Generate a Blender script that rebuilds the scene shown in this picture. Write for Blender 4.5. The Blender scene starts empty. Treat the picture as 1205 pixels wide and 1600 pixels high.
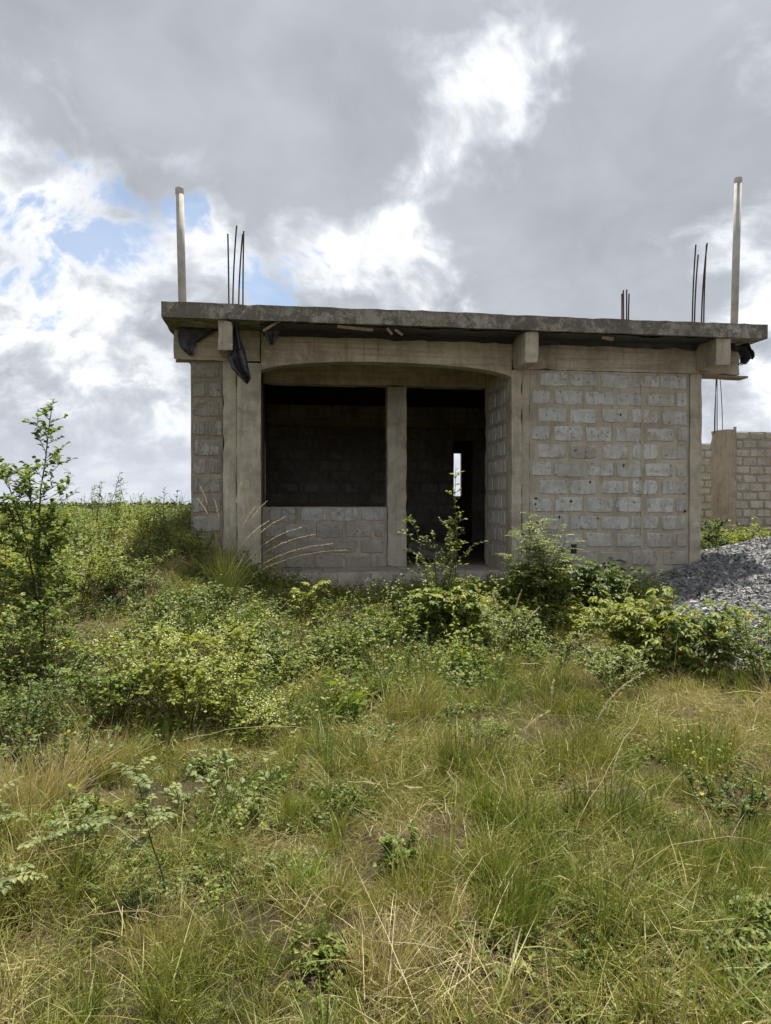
import bpy, bmesh, math, random
import numpy as np
from mathutils import Vector, Matrix, noise as mnoise

R = math.radians
scene = bpy.context.scene
col = scene.collection

# ---------------------------------------------------------------- camera
EYE = 1.6
cam_data = bpy.data.cameras.new('camera')
cam_data.sensor_fit = 'VERTICAL'
cam_data.sensor_height = 36.0
cam_data.lens = 36.0 * 1150 / 1600
cam_data.clip_start = 0.05
cam_data.clip_end = 6000
camera = bpy.data.objects.new('camera', cam_data)
camera.location = (0, 0, EYE)
camera.rotation_euler = (R(90 - 0.5), 0, 0)
col.objects.link(camera)
scene.camera = camera

# ---------------------------------------------------------------- light and exposure
SUN_AZ, SUN_EL = R(22), R(75)
sun_data = bpy.data.lights.new('sun', 'SUN')
sun_data.energy = 5.0
sun_data.angle = R(1.2)
sun_data.color = (1.0, 0.95, 0.86)
sun = bpy.data.objects.new('sun', sun_data)
sun_dir = Vector((math.sin(SUN_AZ) * math.cos(SUN_EL), math.cos(SUN_AZ) * math.cos(SUN_EL), math.sin(SUN_EL)))
sun.rotation_euler = sun_dir.to_track_quat('Z', 'Y').to_euler()
sun.location = (4, 6, 14)
col.objects.link(sun)
vs = scene.view_settings
vs.view_transform = 'Standard'
vs.look = 'None'
vs.exposure = 0.92
vs.gamma = 1.0
vs.use_curve_mapping = False
scene.cycles.use_denoising = True
scene.cycles.denoising_prefilter = 'ACCURATE'
scene.cycles.denoising_input_passes = 'RGB_ALBEDO_NORMAL'
scene.cycles.max_bounces = 5
scene.cycles.diffuse_bounces = 2
scene.cycles.transmission_bounces = 4
scene.cycles.transparent_max_bounces = 6

# ---------------------------------------------------------------- node helpers
class NT:
    def __init__(self, tree):
        self.t = tree
    def n(self, kind, **kw):
        nd = self.t.nodes.new(kind)
        for k, v in kw.items():
            setattr(nd, k, v)
        return nd
    def put(self, sock, v):
        if hasattr(v, 'is_output') or isinstance(v, bpy.types.NodeSocket):
            self.t.links.new(v, sock)
        elif isinstance(v, (tuple, list)) and len(v) == 3 and sock.type == 'RGBA':
            sock.default_value = (*v, 1)
        else:
            sock.default_value = v
    def math(self, op, a, b=0.0, c=0.0, clamp=False):
        nd = self.n('ShaderNodeMath', operation=op, use_clamp=clamp)
        self.put(nd.inputs[0], a); self.put(nd.inputs[1], b); self.put(nd.inputs[2], c)
        return nd.outputs[0]
    def vmath(self, op, a, b=(0, 0, 0)):
        nd = self.n('ShaderNodeVectorMath', operation=op)
        self.put(nd.inputs[0], a); self.put(nd.inputs[1], b)
        return nd.outputs['Value'] if op in ('DOT_PRODUCT', 'LENGTH') else nd.outputs[0]
    def smooth(self, v, a, b, lo=0.0, hi=1.0):
        nd = self.n('ShaderNodeMapRange', interpolation_type='SMOOTHSTEP')
        self.put(nd.inputs[0], v)
        for i, q in enumerate((a, b, lo, hi)):
            self.put(nd.inputs[i + 1], q)
        return nd.outputs[0]
    def noise(self, vec, scale, detail=4.0, rough=0.5, dist=0.0, out='Fac'):
        nd = self.n('ShaderNodeTexNoise')
        if vec is not None:
            self.put(nd.inputs['Vector'], vec)
        nd.inputs['Scale'].default_value = scale
        nd.inputs['Detail'].default_value = detail
        nd.inputs['Roughness'].default_value = rough
        nd.inputs['Distortion'].default_value = dist
        return nd.outputs[out]
    def mix(self, f, a, b, mode='MIX'):
        nd = self.n('ShaderNodeMix', data_type='RGBA', blend_type=mode)
        self.put(nd.inputs[0], f); self.put(nd.inputs[6], a); self.put(nd.inputs[7], b)
        return nd.outputs[2]
    def ramp(self, f, stops):
        nd = self.n('ShaderNodeValToRGB')
        el = nd.color_ramp.elements
        while len(el) < len(stops):
            el.new(0.5)
        for e, (p, c) in zip(el, stops):
            e.position = p; e.color = (*c, 1)
        self.put(nd.inputs[0], f)
        return nd.outputs[0]

# ---------------------------------------------------------------- sky
world = bpy.data.worlds.new('World')
scene.world = world
world.use_nodes = True
world.cycles.sampling_method = 'NONE'
wt = world.node_tree
wt.nodes.clear()
W = NT(wt)
sky = W.n('ShaderNodeTexSky', sky_type='NISHITA', sun_disc=False)
sky.sun_elevation = SUN_EL
sky.sun_rotation = SUN_AZ
sky.air_density = 1.0
sky.dust_density = 1.5
bg_sky = W.n('ShaderNodeBackground')
wt.links.new(sky.outputs[0], bg_sky.inputs[0])
bg_sky.inputs[1].default_value = 0.085
tc = W.n('ShaderNodeTexCoord')
d = tc.outputs['Generated']
sep = W.n('ShaderNodeSeparateXYZ')
wt.links.new(d, sep.inputs[0])
zel = W.math('MAXIMUM', sep.outputs[2], 0.0)
inv = W.math('DIVIDE', 1.0, W.math('ADD', zel, 0.85))
pv = W.n('ShaderNodeVectorMath', operation='SCALE')
wt.links.new(d, pv.inputs[0]); wt.links.new(inv, pv.inputs['Scale'])
p = pv.outputs[0]
def sky_dir(x, y):
    return tuple(Vector(((x - 602) / 1150, 1, (790 - y) / 1150)).normalized())
# cloud banks: (photo x, y, radius, amount); thick grey banks +, thin bright places -
BANKS = [(300, 190, 200, .17), (480, 290, 80, .12), (520, 80, 150, .13), (60, 70, 150, .06),
         (980, 330, 170, .17), (1120, 130, 150, .12), (920, 200, 60, .10), (830, 400, 100, .10), (60, 700, 150, .10), (480, 520, 70, .06),
         (730, 170, 52, -.23), (815, 115, 45, -.21), (860, 25, 34, -.19), (645, 335, 72, -.24), (600, 420, 70, -.12), (690, 245, 40, -.10),
         (818, 240, 32, -.22), (520, 390, 50, -.10), (760, 30, 60, -.06), (345, 345, 40, -.22),
         (60, 345, 60, -.11), (130, 470, 100, -.12), (60, 560, 90, -.10), (220, 570, 80, -.07), (1170, 400, 70, -.14), (1190, 560, 60, -.10), (180, 330, 70, -.14), (425, 430, 60, -.18)]
GAPS = [(228, 290, 40, .27), (50, 395, 48, .23), (160, 388, 40, .24), (415, 435, 40, .26), (460, 460, 30, .18), (55, 235, 26, .22), (310, 300, 28, .16)]
warp = W.noise(p, 3.5, 3.0, 0.5, out='Color')
warpc = W.vmath('SUBTRACT', warp, (0.5, 0.5, 0.5))
sc = W.n('ShaderNodeVectorMath', operation='SCALE'); wt.links.new(warpc, sc.inputs[0]); sc.inputs['Scale'].default_value = 0.2
pw = W.vmath('ADD', p, sc.outputs[0])
n_big = W.noise(pw, 4.2, 6.0, 0.55)
n_fine = W.noise(pw, 17.0, 6.0, 0.6)
field = W.math('ADD', W.math('MULTIPLY', n_big, 0.66), W.math('MULTIPLY', n_fine, 0.56))
field = W.math('ADD', field, -0.05)
warp2 = W.n('ShaderNodeVectorMath', operation='SCALE')
wt.links.new(W.vmath('SUBTRACT', W.noise(d, 6.0, 4.0, 0.6, out='Color'), (0.5, 0.5, 0.5)), warp2.inputs[0])
warp2.inputs['Scale'].default_value = 0.16
dw = W.vmath('NORMALIZE', W.vmath('ADD', d, warp2.outputs[0]))
def bumps(start, items, sign=1):
    f = start
    for (bx, by, br, amt) in items:
        s = br / 1150
        dot = W.vmath('DOT_PRODUCT', dw, sky_dir(bx, by))
        g = W.math('EXPONENT', W.math('MULTIPLY', W.math('SUBTRACT', dot, 1.0), 1 / (s * s)))
        f = W.math('MULTIPLY_ADD', g, amt * sign, f)
    return f
plain = field
field = bumps(field, BANKS)
cover = W.math('ADD', W.math('MULTIPLY_ADD', n_fine, 0.4, W.math('MAXIMUM', plain, field)), -0.092)
cover = bumps(cover, GAPS, -1)
mask = W.smooth(cover, 0.37, 0.53, 0.2, 1.0)
thick = W.smooth(field, 0.36, 0.68)
tex = W.noise(pw, 8.0, 5.0, 0.55)
cloud = W.ramp(thick, [(0.0, (0.91, 0.915, 0.925)), (0.22, (0.82, 0.835, 0.86)), (0.48, (0.62, 0.65, 0.69)), (0.75, (0.50, 0.53, 0.57)), (1.0, (0.41, 0.435, 0.475))])
cloud = W.mix(1.0, cloud, W.ramp(tex, [(0.3, (0.84, 0.845, 0.855)), (0.7, (1.10, 1.10, 1.10))]), 'MULTIPLY')
low = W.smooth(zel, 0.0, 0.17, 1.0, 0.0)
cloud = W.mix(W.math('MULTIPLY', low, 0.75), cloud, (0.59, 0.625, 0.70))
mask = W.math('MAXIMUM', mask, W.math('MULTIPLY', low, 1.0))
bg_cloud = W.n('ShaderNodeBackground')
wt.links.new(cloud, bg_cloud.inputs[0])
bg_cloud.inputs[1].default_value = 0.66
mx = W.n('ShaderNodeMixShader')
wt.links.new(mask, mx.inputs[0]); wt.links.new(bg_sky.outputs[0], mx.inputs[1]); wt.links.new(bg_cloud.outputs[0], mx.inputs[2])
wo = W.n('ShaderNodeOutputWorld')
wt.links.new(mx.outputs[0], wo.inputs[0])

# ---------------------------------------------------------------- materials
def new_mat(name):
    m = bpy.data.materials.new(name)
    m.use_nodes = True
    m.node_tree.nodes.clear()
    t = NT(m.node_tree)
    out = t.n('ShaderNodeOutputMaterial')
    return m, t, out

def principled(t, out, color, rough=0.9, spec=0.2, bump=None, bump_d=0.01, bump_s=1.0, metal=0.0):
    b = t.n('ShaderNodeBsdfPrincipled')
    t.put(b.inputs['Base Color'], color)
    t.put(b.inputs['Roughness'], rough)
    t.put(b.inputs['Metallic'], metal)
    b.inputs['Specular IOR Level'].default_value = spec
    if bump is not None:
        bp = t.n('ShaderNodeBump')
        bp.inputs['Distance'].default_value = bump_d
        bp.inputs['Strength'].default_value = bump_s
        t.put(bp.inputs['Height'], bump)
        t.t.links.new(bp.outputs[0], b.inputs['Normal'])
    t.t.links.new(b.outputs[0], out.inputs[0])
    return b

def concrete(name, base, dark, light, mould=0.0, boards=False, scale=1.0):
    m, t, out = new_mat(name)
    pos = t.n('ShaderNodeTexCoord').outputs['Object']
    big = t.noise(pos, 1.6 * scale, 6, 0.6)
    mid = t.noise(pos, 9 * scale, 8, 0.65)
    fine = t.noise(pos, 70 * scale, 5, 0.7)
    c = t.ramp(big, [(0.32, dark), (0.5, base), (0.68, light)])
    c = t.mix(t.smooth(mid, 0.45, 0.75, 0.0, 0.65), c, light)
    c = t.mix(t.smooth(mid, 0.46, 0.24, 0.0, 0.6), c, dark)
    mp = t.n('ShaderNodeMapping'); mp.inputs['Scale'].default_value = (9, 9, 0.7)
    t.t.links.new(pos, mp.inputs[0])
    streak = t.noise(mp.outputs[0], 1.6, 6, 0.6)
    c = t.mix(t.smooth(streak, 0.50, 0.70, 0.0, 0.65), c, tuple(x * 0.55 for x in base))
    c = t.mix(t.smooth(streak, 0.44, 0.3, 0.0, 0.35), c, light)
    if mould > 0:
        md = t.noise(pos, 3.2, 12, 0.82, 0.2)
        c = t.mix(t.smooth(md, 0.44, 0.54, 0.0, mould), c, (0.075, 0.07, 0.06))
        zz = t.n('ShaderNodeSeparateXYZ'); t.put(zz.inputs[0], pos)
        edge = t.math('ADD', zz.outputs[2], t.math('MULTIPLY', t.noise(pos, 7, 8, 0.75), 0.22))
        c = t.mix(t.smooth(edge, 1.6 + 2.52, 1.6 + 2.64, 0.0, 0.65), c, (0.085, 0.08, 0.068))
        pt = t.noise(pos, 22, 8, 0.8)
        c = t.mix(t.smooth(pt, 0.58, 0.66, 0.0, 0.7), c, (0.46, 0.43, 0.37))
    c = t.mix(t.smooth(fine, 0.42, 0.68, 0.0, 0.45), c, tuple(x * 0.5 for x in base))
    st2 = t.noise(pos, 2.6, 9, 0.75, 0.8)
    c = t.mix(t.smooth(st2, 0.53, 0.66, 0.0, 0.55), c, tuple(x * 0.52 for x in base))
    h = t.math('ADD', t.math('MULTIPLY', mid, 0.7), t.math('MULTIPLY', fine, 0.45))
    if boards:
        wv = t.n('ShaderNodeMapping'); wv.inputs['Scale'].default_value = (0.35, 12, 12)
        t.t.links.new(pos, wv.inputs[0])
        bd = t.noise(wv.outputs[0], 2.0, 5, 0.6)
        h = t.math('ADD', h, t.math('MULTIPLY', bd, 1.1))
        c = t.mix(t.smooth(bd, 0.48, 0.66, 0.0, 0.55), c, dark)
    principled(t, out, c, 0.95, 0.1, h, 0.012, 0.8)
    return m

M = {}
M['concrete'] = concrete('plain_concrete', (0.43, 0.375, 0.285), (0.25, 0.21, 0.155), (0.58, 0.52, 0.415), boards=True)
M['column'] = concrete('column_concrete', (0.43, 0.38, 0.30), (0.25, 0.215, 0.165), (0.58, 0.53, 0.435))
M['slab_edge'] = concrete('weathered_slab', (0.34, 0.31, 0.26), (0.19, 0.175, 0.145), (0.46, 0.425, 0.36), mould=0.8)
M['mortar'] = concrete('mortar', (0.43, 0.375, 0.295), (0.29, 0.245, 0.19), (0.51, 0.455, 0.37))
M['far_mortar'] = concrete('brown_mortar', (0.36, 0.295, 0.225), (0.27, 0.215, 0.16), (0.44, 0.37, 0.29))
M['far_column'] = concrete('brown_column', (0.40, 0.33, 0.25), (0.27, 0.215, 0.16), (0.50, 0.42, 0.33))
M['plinth'] = concrete('plinth_concrete', (0.42, 0.36, 0.31), (0.30, 0.255, 0.215), (0.52, 0.46, 0.40))

def block_mat(name, a, b, smear, smear_amt):
    m, t, out = new_mat(name)
    pos = t.n('ShaderNodeTexCoord').outputs['Object']
    oi = t.n('ShaderNodeObjectInfo')
    off = t.vmath('ADD', pos, oi.outputs['Location'])
    c = t.mix(oi.outputs['Random'], a, b)
    n1 = t.noise(off, 7, 7, 0.65)
    fine = t.noise(off, 55, 6, 0.75)
    c = t.mix(t.smooth(n1, 0.38, 0.7, 0.0, 0.55), c, tuple(x * 0.62 for x in a))
    c = t.mix(t.smooth(t.noise(off, 4.2, 9, 0.7, 0.6), 0.52, 0.62, 0.0, smear_amt), c, smear)
    mp = t.n('ShaderNodeMapping'); mp.inputs['Scale'].default_value = (14, 14, 1.2)
    t.t.links.new(off, mp.inputs[0])
    st = t.noise(mp.outputs[0], 1.5, 6, 0.65)
    c = t.mix(t.smooth(st, 0.50, 0.68, 0.0, 0.55), c, tuple(x * 0.5 for x in a))
    c = t.mix(t.smooth(fine, 0.55, 0.75, 0.0, 0.5), c, tuple(x * 0.4 for x in a))
    wp = t.n('ShaderNodeNewGeometry').outputs['Position']
    c = t.mix(t.smooth(t.noise(wp, 1.1, 7, 0.65, 0.5), 0.47, 0.66, 0.0, 0.65), c, tuple(x * 0.72 for x in smear))
    pore = t.noise(off, 24, 6, 0.75)
    c = t.mix(t.smooth(pore, 0.60, 0.66, 0.0, 0.75), c, tuple(x * 0.35 for x in a))
    zs = t.n('ShaderNodeSeparateXYZ'); t.put(zs.inputs[0], wp)
    splash = t.math('ADD', zs.outputs[2], t.math('MULTIPLY', t.noise(wp, 2.4, 8, 0.7), 0.9))
    c = t.mix(t.smooth(splash, 1.75, 1.35, 0.0, 0.65), c, tuple(x * 0.85 for x in smear))
    h = t.math('ADD', t.math('MULTIPLY', fine, 0.7), t.math('MULTIPLY', n1, 0.5))
    h = t.math('SUBTRACT', h, t.math('MULTIPLY', t.smooth(pore, 0.58, 0.66), 0.6))
    principled(t, out, c, 0.95, 0.1, h, 0.014, 1.0)
    return m
M['block'] = block_mat('concrete_block', (0.51, 0.505, 0.475), (0.63, 0.625, 0.59), (0.42, 0.365, 0.29), 0.75)
M['far_block'] = block_mat('tan_block', (0.48, 0.455, 0.395), (0.58, 0.55, 0.48), (0.38, 0.32, 0.25), 0.5)
M['stain_shade_block'] = block_mat('stained_and_shade_block', (0.30, 0.275, 0.235), (0.42, 0.40, 0.36), (0.24, 0.195, 0.15), 0.85)  # stained tone of the left return; indoors the same dark copy paints shade
M['stain_shade_mortar'] = concrete('stained_and_shade_mortar', (0.28, 0.235, 0.19), (0.19, 0.155, 0.125), (0.36, 0.31, 0.26))  # stained mortar of the left return, doubling as painted shade on inside walls

def plain_mat(name, color, rough, spec=0.3, metal=0.0, var=0.25, scale=12, bump_d=0.003):
    m, t, out = new_mat(name)
    pos = t.n('ShaderNodeTexCoord').outputs['Object']
    n = t.noise(pos, scale, 6, 0.6)
    c = t.mix(t.smooth(n, 0.35, 0.7), color, tuple(x * (1 - var) for x in color))
    principled(t, out, c, rough, spec, n, bump_d, 0.6, metal)
    return m
M['rebar'] = plain_mat('rusty_rebar', (0.085, 0.06, 0.048), 0.8, 0.3, 0.3, 0.5, 30)
M['pvc'] = plain_mat('white_pvc', (0.50, 0.485, 0.44), 0.85, 0.2, 0, 0.3, 6, 0.001)
M['plastic'] = plain_mat('black_plastic', (0.022, 0.023, 0.026), 0.38, 0.5, 0, 0.3, 8, 0.006)
M['wood'] = plain_mat('formwork_wood', (0.34, 0.25, 0.165), 0.85, 0.2, 0, 0.45, 25)
M['earth'] = plain_mat('added_dark_earth', (0.11, 0.085, 0.06), 0.95, 0.1, 0, 0.4, 7, 0.01)  # dark tone picked to lower bounce light indoors
M['dark_wood'] = plain_mat('low_bounce_formwork', (0.075, 0.06, 0.045), 0.9, 0.15, 0, 0.5, 18)  # wood tone kept dark so the ceiling returns little light
M['hole'] = plain_mat('dark_pit', (0.05, 0.045, 0.04), 0.95, 0.1)
M['rubble'] = plain_mat('rubble', (0.36, 0.32, 0.27), 0.95, 0.1, 0, 0.4, 9, 0.01)

def leaf_mat(name, stops, trans=0.36, rough=0.5, spec=0.28):
    """leaf tissue: colour by leaf, some light passes through"""
    m, t, out = new_mat(name)
    at = t.n('ShaderNodeAttribute', attribute_name='lv')
    oi = t.n('ShaderNodeObjectInfo')
    v = t.math('ADD', t.math('MULTIPLY', at.outputs['Fac'], 0.82), t.math('MULTIPLY', oi.outputs['Random'], 0.18))
    c = t.ramp(v, stops)
    b = t.n('ShaderNodeBsdfPrincipled')
    t.put(b.inputs['Base Color'], c)
    b.inputs['Roughness'].default_value = rough
    b.inputs['Specular IOR Level'].default_value = spec
    tr = t.n('ShaderNodeBsdfTranslucent')
    t.put(tr.inputs[0], t.mix(1.0, c, (1.5, 1.55, 0.75), 'MULTIPLY'))
    ms = t.n('ShaderNodeMixShader')
    ms.inputs[0].default_value = trans
    t.t.links.new(b.outputs[0], ms.inputs[1]); t.t.links.new(tr.outputs[0], ms.inputs[2])
    t.t.links.new(ms.outputs[0], out.inputs[0])
    return m
M['leaf'] = leaf_mat('green_leaf', [(0, (0.05, 0.085, 0.018)), (0.45, (0.12, 0.165, 0.034)), (0.8, (0.23, 0.265, 0.055)), (0.97, (0.38, 0.34, 0.06))])
M['leaf_pale'] = leaf_mat('grey_green_leaf', [(0, (0.075, 0.105, 0.035)), (0.5, (0.16, 0.195, 0.07)), (0.88, (0.29, 0.31, 0.115)), (1.0, (0.40, 0.38, 0.15))])
M['leaf_yellow'] = leaf_mat('yellow_green_leaf', [(0, (0.11, 0.14, 0.025)), (0.5, (0.205, 0.23, 0.045)), (0.88, (0.32, 0.32, 0.065)), (1.0, (0.50, 0.38, 0.05))])
M['leaf_dark'] = leaf_mat('dark_green_leaf', [(0, (0.04, 0.068, 0.016)), (0.6, (0.085, 0.125, 0.028)), (1.0, (0.14, 0.20, 0.05))])
M['far_leaf'] = leaf_mat('far_leaf', [(0, (0.03, 0.05, 0.03)), (1.0, (0.06, 0.08, 0.045))], 0.1, 0.9, 0.1)
M['leaf_turning'] = leaf_mat('turning_leaf', [(0, (0.42, 0.25, 0.03)), (0.6, (0.5, 0.36, 0.05)), (1.0, (0.4, 0.2, 0.05))])
M['flower'] = leaf_mat('cream_flower', [(0, (0.40, 0.43, 0.20)), (0.5, (0.52, 0.53, 0.28)), (1.0, (0.62, 0.60, 0.38))], 0.3)
M['stem'] = plain_mat('green_brown_stem', (0.105, 0.085, 0.05), 0.8, 0.2, 0, 0.4, 20)
M['bark'] = plain_mat('dark_bark', (0.075, 0.06, 0.045), 0.9, 0.15, 0, 0.4, 20)

def grass_mat(name, green, straw, bias, scale=0.55):
    m, t, out = new_mat(name)
    at = t.n('ShaderNodeAttribute', attribute_name='lv')
    oi = t.n('ShaderNodeObjectInfo')
    geo = t.n('ShaderNodeNewGeometry')
    patch = t.noise(geo.outputs['Position'], scale, 4, 0.6)
    patch = t.math('ADD', t.math('MULTIPLY', t.smooth(patch, 0.36, 0.64), 0.6), t.math('MULTIPLY', t.smooth(t.noise(geo.outputs['Position'], 4.5, 3, 0.6), 0.35, 0.65), 0.4))
    v = t.math('ADD', t.math('MULTIPLY', at.outputs['Fac'], 0.42), t.math('MULTIPLY', oi.outputs['Random'], 0.28))
    v = t.math('ADD', t.math('ADD', v, t.math('MULTIPLY', patch, 0.45)), bias)
    c = t.ramp(v, [(0.12, green[0]), (0.42, green[1]), (0.58, straw[0]), (0.80, straw[1]), (0.98, straw[2])])
    b = t.n('ShaderNodeBsdfPrincipled')
    t.put(b.inputs['Base Color'], c)
    b.inputs['Roughness'].default_value = 0.48
    b.inputs['Specular IOR Level'].default_value = 0.3
    tr = t.n('ShaderNodeBsdfTranslucent')
    t.put(tr.inputs[0], t.mix(1.0, c, (1.35, 1.35, 0.8), 'MULTIPLY'))
    ms = t.n('ShaderNodeMixShader'); ms.inputs[0].default_value = 0.26
    t.t.links.new(b.outputs[0], ms.inputs[1]); t.t.links.new(tr.outputs[0], ms.inputs[2])
    t.t.links.new(ms.outputs[0], out.inputs[0])
    return m
GREEN = [(0.09, 0.115, 0.022), (0.19, 0.205, 0.046)]
STRAW = [(0.28, 0.255, 0.082), (0.37, 0.31, 0.15), (0.44, 0.37, 0.22)]
M['grass'] = grass_mat('green_grass', GREEN, STRAW, -0.12)
M['dry_grass'] = grass_mat('dry_grass', GREEN, STRAW, 0.12)
M['lush_grass'] = grass_mat('lush_grass', [(0.09, 0.128, 0.022), (0.165, 0.20, 0.040)], [(0.24, 0.245, 0.06), (0.32, 0.29, 0.10), (0.42, 0.35, 0.17)], -0.16)
M['bright_grass'] = grass_mat('bright_grass', [(0.13, 0.23, 0.02), (0.21, 0.31, 0.035)], [(0.26, 0.33, 0.05), (0.32, 0.34, 0.09), (0.38, 0.35, 0.15)], -0.25)
M['straw'] = grass_mat('straw', [(0.32, 0.27, 0.15), (0.38, 0.31, 0.18)], [(0.42, 0.34, 0.21), (0.46, 0.36, 0.24), (0.5, 0.4, 0.28)], 0.0)
M['plume'] = grass_mat('pink_plume', [(0.46, 0.38, 0.28), (0.52, 0.42, 0.31)], [(0.55, 0.45, 0.34), (0.56, 0.44, 0.35), (0.62, 0.54, 0.44)], 0.0)

def ground_material():
    m, t, out = new_mat('ground_soil')
    pos = t.n('ShaderNodeNewGeometry').outputs['Position']
    a = t.noise(pos, 0.8, 6, 0.6)
    b2 = t.noise(pos, 14, 8, 0.7)
    c = t.ramp(a, [(0.3, (0.035, 0.028, 0.018)), (0.5, (0.055, 0.042, 0.026)), (0.7, (0.10, 0.068, 0.042))])
    c = t.mix(t.smooth(b2, 0.5, 0.75, 0, 0.5), c, (0.13, 0.10, 0.06))
    c = t.mix(t.smooth(t.noise(pos, 40, 5, 0.7), 0.5, 0.7, 0, 0.6), c, (0.06, 0.05, 0.035))
    far = t.n('ShaderNodeSeparateXYZ'); t.put(far.inputs[0], pos)
    fm = t.smooth(far.outputs[1], 16, 30)
    gcol = t.ramp(t.noise(pos, 0.25, 8, 0.7), [(0.35, (0.06, 0.085, 0.03)), (0.6, (0.13, 0.14, 0.05))])
    c = t.mix(fm, c, gcol)
    principled(t, out, c, 0.95, 0.1, b2, 0.04, 1.0)
    return m
M['ground'] = ground_material()

def gravel_material():
    m, t, out = new_mat('crushed_stone')
    at = t.n('ShaderNodeAttribute', attribute_name='lv')
    pos = t.n('ShaderNodeTexCoord').outputs['Object']
    c = t.ramp(at.outputs['Fac'], [(0, (0.08, 0.08, 0.08)), (0.5, (0.20, 0.20, 0.198)), (0.85, (0.34, 0.335, 0.325)), (1, (0.55, 0.54, 0.52))])
    n = t.noise(pos, 60, 4, 0.6)
    c = t.mix(t.smooth(n, 0.4, 0.7, 0, 0.35), c, (0.10, 0.10, 0.11))
    principled(t, out, c, 0.85, 0.25, n, 0.004, 0.8)
    return m
M['gravel'] = gravel_material()

# ---------------------------------------------------------------- mesh helpers
def link(o, parent=None):
    col.objects.link(o)
    if parent is not None:
        o.parent = parent
    return o

def mesh_obj(name, verts, faces, mat, parent=None, lv=None, smooth=False):
    me = bpy.data.meshes.new(name)
    me.from_pydata([tuple(v) for v in verts], [], faces)
    if smooth:
        me.polygons.foreach_set('use_smooth', [True] * len(me.polygons))
    if lv is not None:
        at = me.attributes.new('lv', 'FLOAT', 'POINT')
        at.data.foreach_set('value', np.asarray(lv, dtype=np.float32))
    me.materials.append(M[mat] if isinstance(mat, str) else mat)
    me.update()
    return link(bpy.data.objects.new(name, me), parent)

def empty(name, loc=(0, 0, 0), rz=0.0):
    o = bpy.data.objects.new(name, None)
    o.location = loc
    o.rotation_euler = (0, 0, rz)
    o.empty_display_size = 0.2
    return link(o)

def tag(o, label=None, cat=None, group=None, kind=None):
    if label: o['label'] = label
    if cat: o['category'] = cat
    if group: o['group'] = group
    if kind: o['kind'] = kind
    return o

def rough_box(name, lo, hi, mat, parent=None, seg=0.14, amp=0.005, chip=0.0, shape=None):
    """box with a subdivided, slightly uneven cast surface"""
    lo, hi = Vector(lo), Vector(hi)
    size = hi - lo
    n = [max(1, min(70, int(round(size[i] / seg)))) for i in range(3)]
    idx, verts, faces = {}, [], []
    def vid(i, j, k):
        key = (i, j, k)
        if key not in idx:
            q = Vector((lo.x + size.x * i / n[0], lo.y + size.y * j / n[1], lo.z + size.z * k / n[2]))
            s = q * 3.1 + Vector((lo.x * 7, lo.y * 3, lo.z * 5))
            dv = mnoise.noise_vector(s) * amp + mnoise.noise_vector(s * 4.3) * amp * 0.7
            edges = (i in (0, n[0])) + (j in (0, n[1])) + (k in (0, n[2]))
            if edges >= 2 and chip > 0:
                c = max(0.0, mnoise.noise(q * 6.0 + Vector((9, 2, 5))) - 0.05) * chip
                mid = (lo + hi) / 2
                dirv = Vector((mid.x - q.x if i in (0, n[0]) else 0, mid.y - q.y if j in (0, n[1]) else 0, mid.z - q.z if k in (0, n[2]) else 0))
                if dirv.length > 0:
                    dirv = Vector([math.copysign(1, x) if abs(x) > 1e-6 else 0 for x in dirv])
                    q += dirv * c
            q = q + dv
            if shape: q = shape(q)
            idx[key] = len(verts); verts.append(q)
        return idx[key]
    for k0 in (0, n[2]):
        for i in range(n[0]):
            for j in range(n[1]):
                f = [vid(i, j, k0), vid(i + 1, j, k0), vid(i + 1, j + 1, k0), vid(i, j + 1, k0)]
                faces.append(f if k0 else f[::-1])
    for j0 in (0, n[1]):
        for i in range(n[0]):
            for k in range(n[2]):
                f = [vid(i, j0, k), vid(i + 1, j0, k), vid(i + 1, j0, k + 1), vid(i, j0, k + 1)]
                faces.append(f[::-1] if j0 else f)
    for i0 in (0, n[0]):
        for j in range(n[1]):
            for k in range(n[2]):
                f = [vid(i0, j, k), vid(i0, j + 1, k), vid(i0, j + 1, k + 1), vid(i0, j, k + 1)]
                faces.append(f if i0 else f[::-1])
    return mesh_obj(name, verts, faces, mat, parent)

def tube_geo(pts, radii, sides=5):
    verts, faces = [], []
    pts = [Vector(q) for q in pts]
    for i, q in enumerate(pts):
        tan = (pts[min(i + 1, len(pts) - 1)] - pts[max(i - 1, 0)]).normalized()
        ref = Vector((1, 0, 0)) if abs(tan.x) < 0.8 else Vector((0, 1, 0))
        a = tan.cross(ref).normalized(); b = tan.cross(a)
        for s in range(sides):
            an = 2 * math.pi * s / sides
            verts.append(q + (a * math.cos(an) + b * math.sin(an)) * radii[i])
    for i in range(len(pts) - 1):
        for s in range(sides):
            s2 = (s + 1) % sides
            faces.append((i * sides + s, i * sides + s2, (i + 1) * sides + s2, (i + 1) * sides + s))
    faces.append(tuple(range(sides))[::-1])
    faces.append(tuple(range((len(pts) - 1) * sides, len(pts) * sides)))
    return verts, faces

def smoothstep(a, b, x):
    t = min(1.0, max(0.0, (x - a) / (b - a)))
    return t * t * (3 - 2 * t)

# ---------------------------------------------------------------- house frame (front wall plane, turned a little)
YAW = R(8.4)
CA, SA = math.cos(YAW), math.sin(YAW)
HOUSE = (0.0, 9.9, 0.0)
def to_world(u, v):
    return (u * CA - v * SA, 9.9 + u * SA + v * CA)
def to_house(x, y):
    y -= 9.9
    return (x * CA + y * SA, -x * SA + y * CA)
FLOOR = EYE - 0.93

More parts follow.
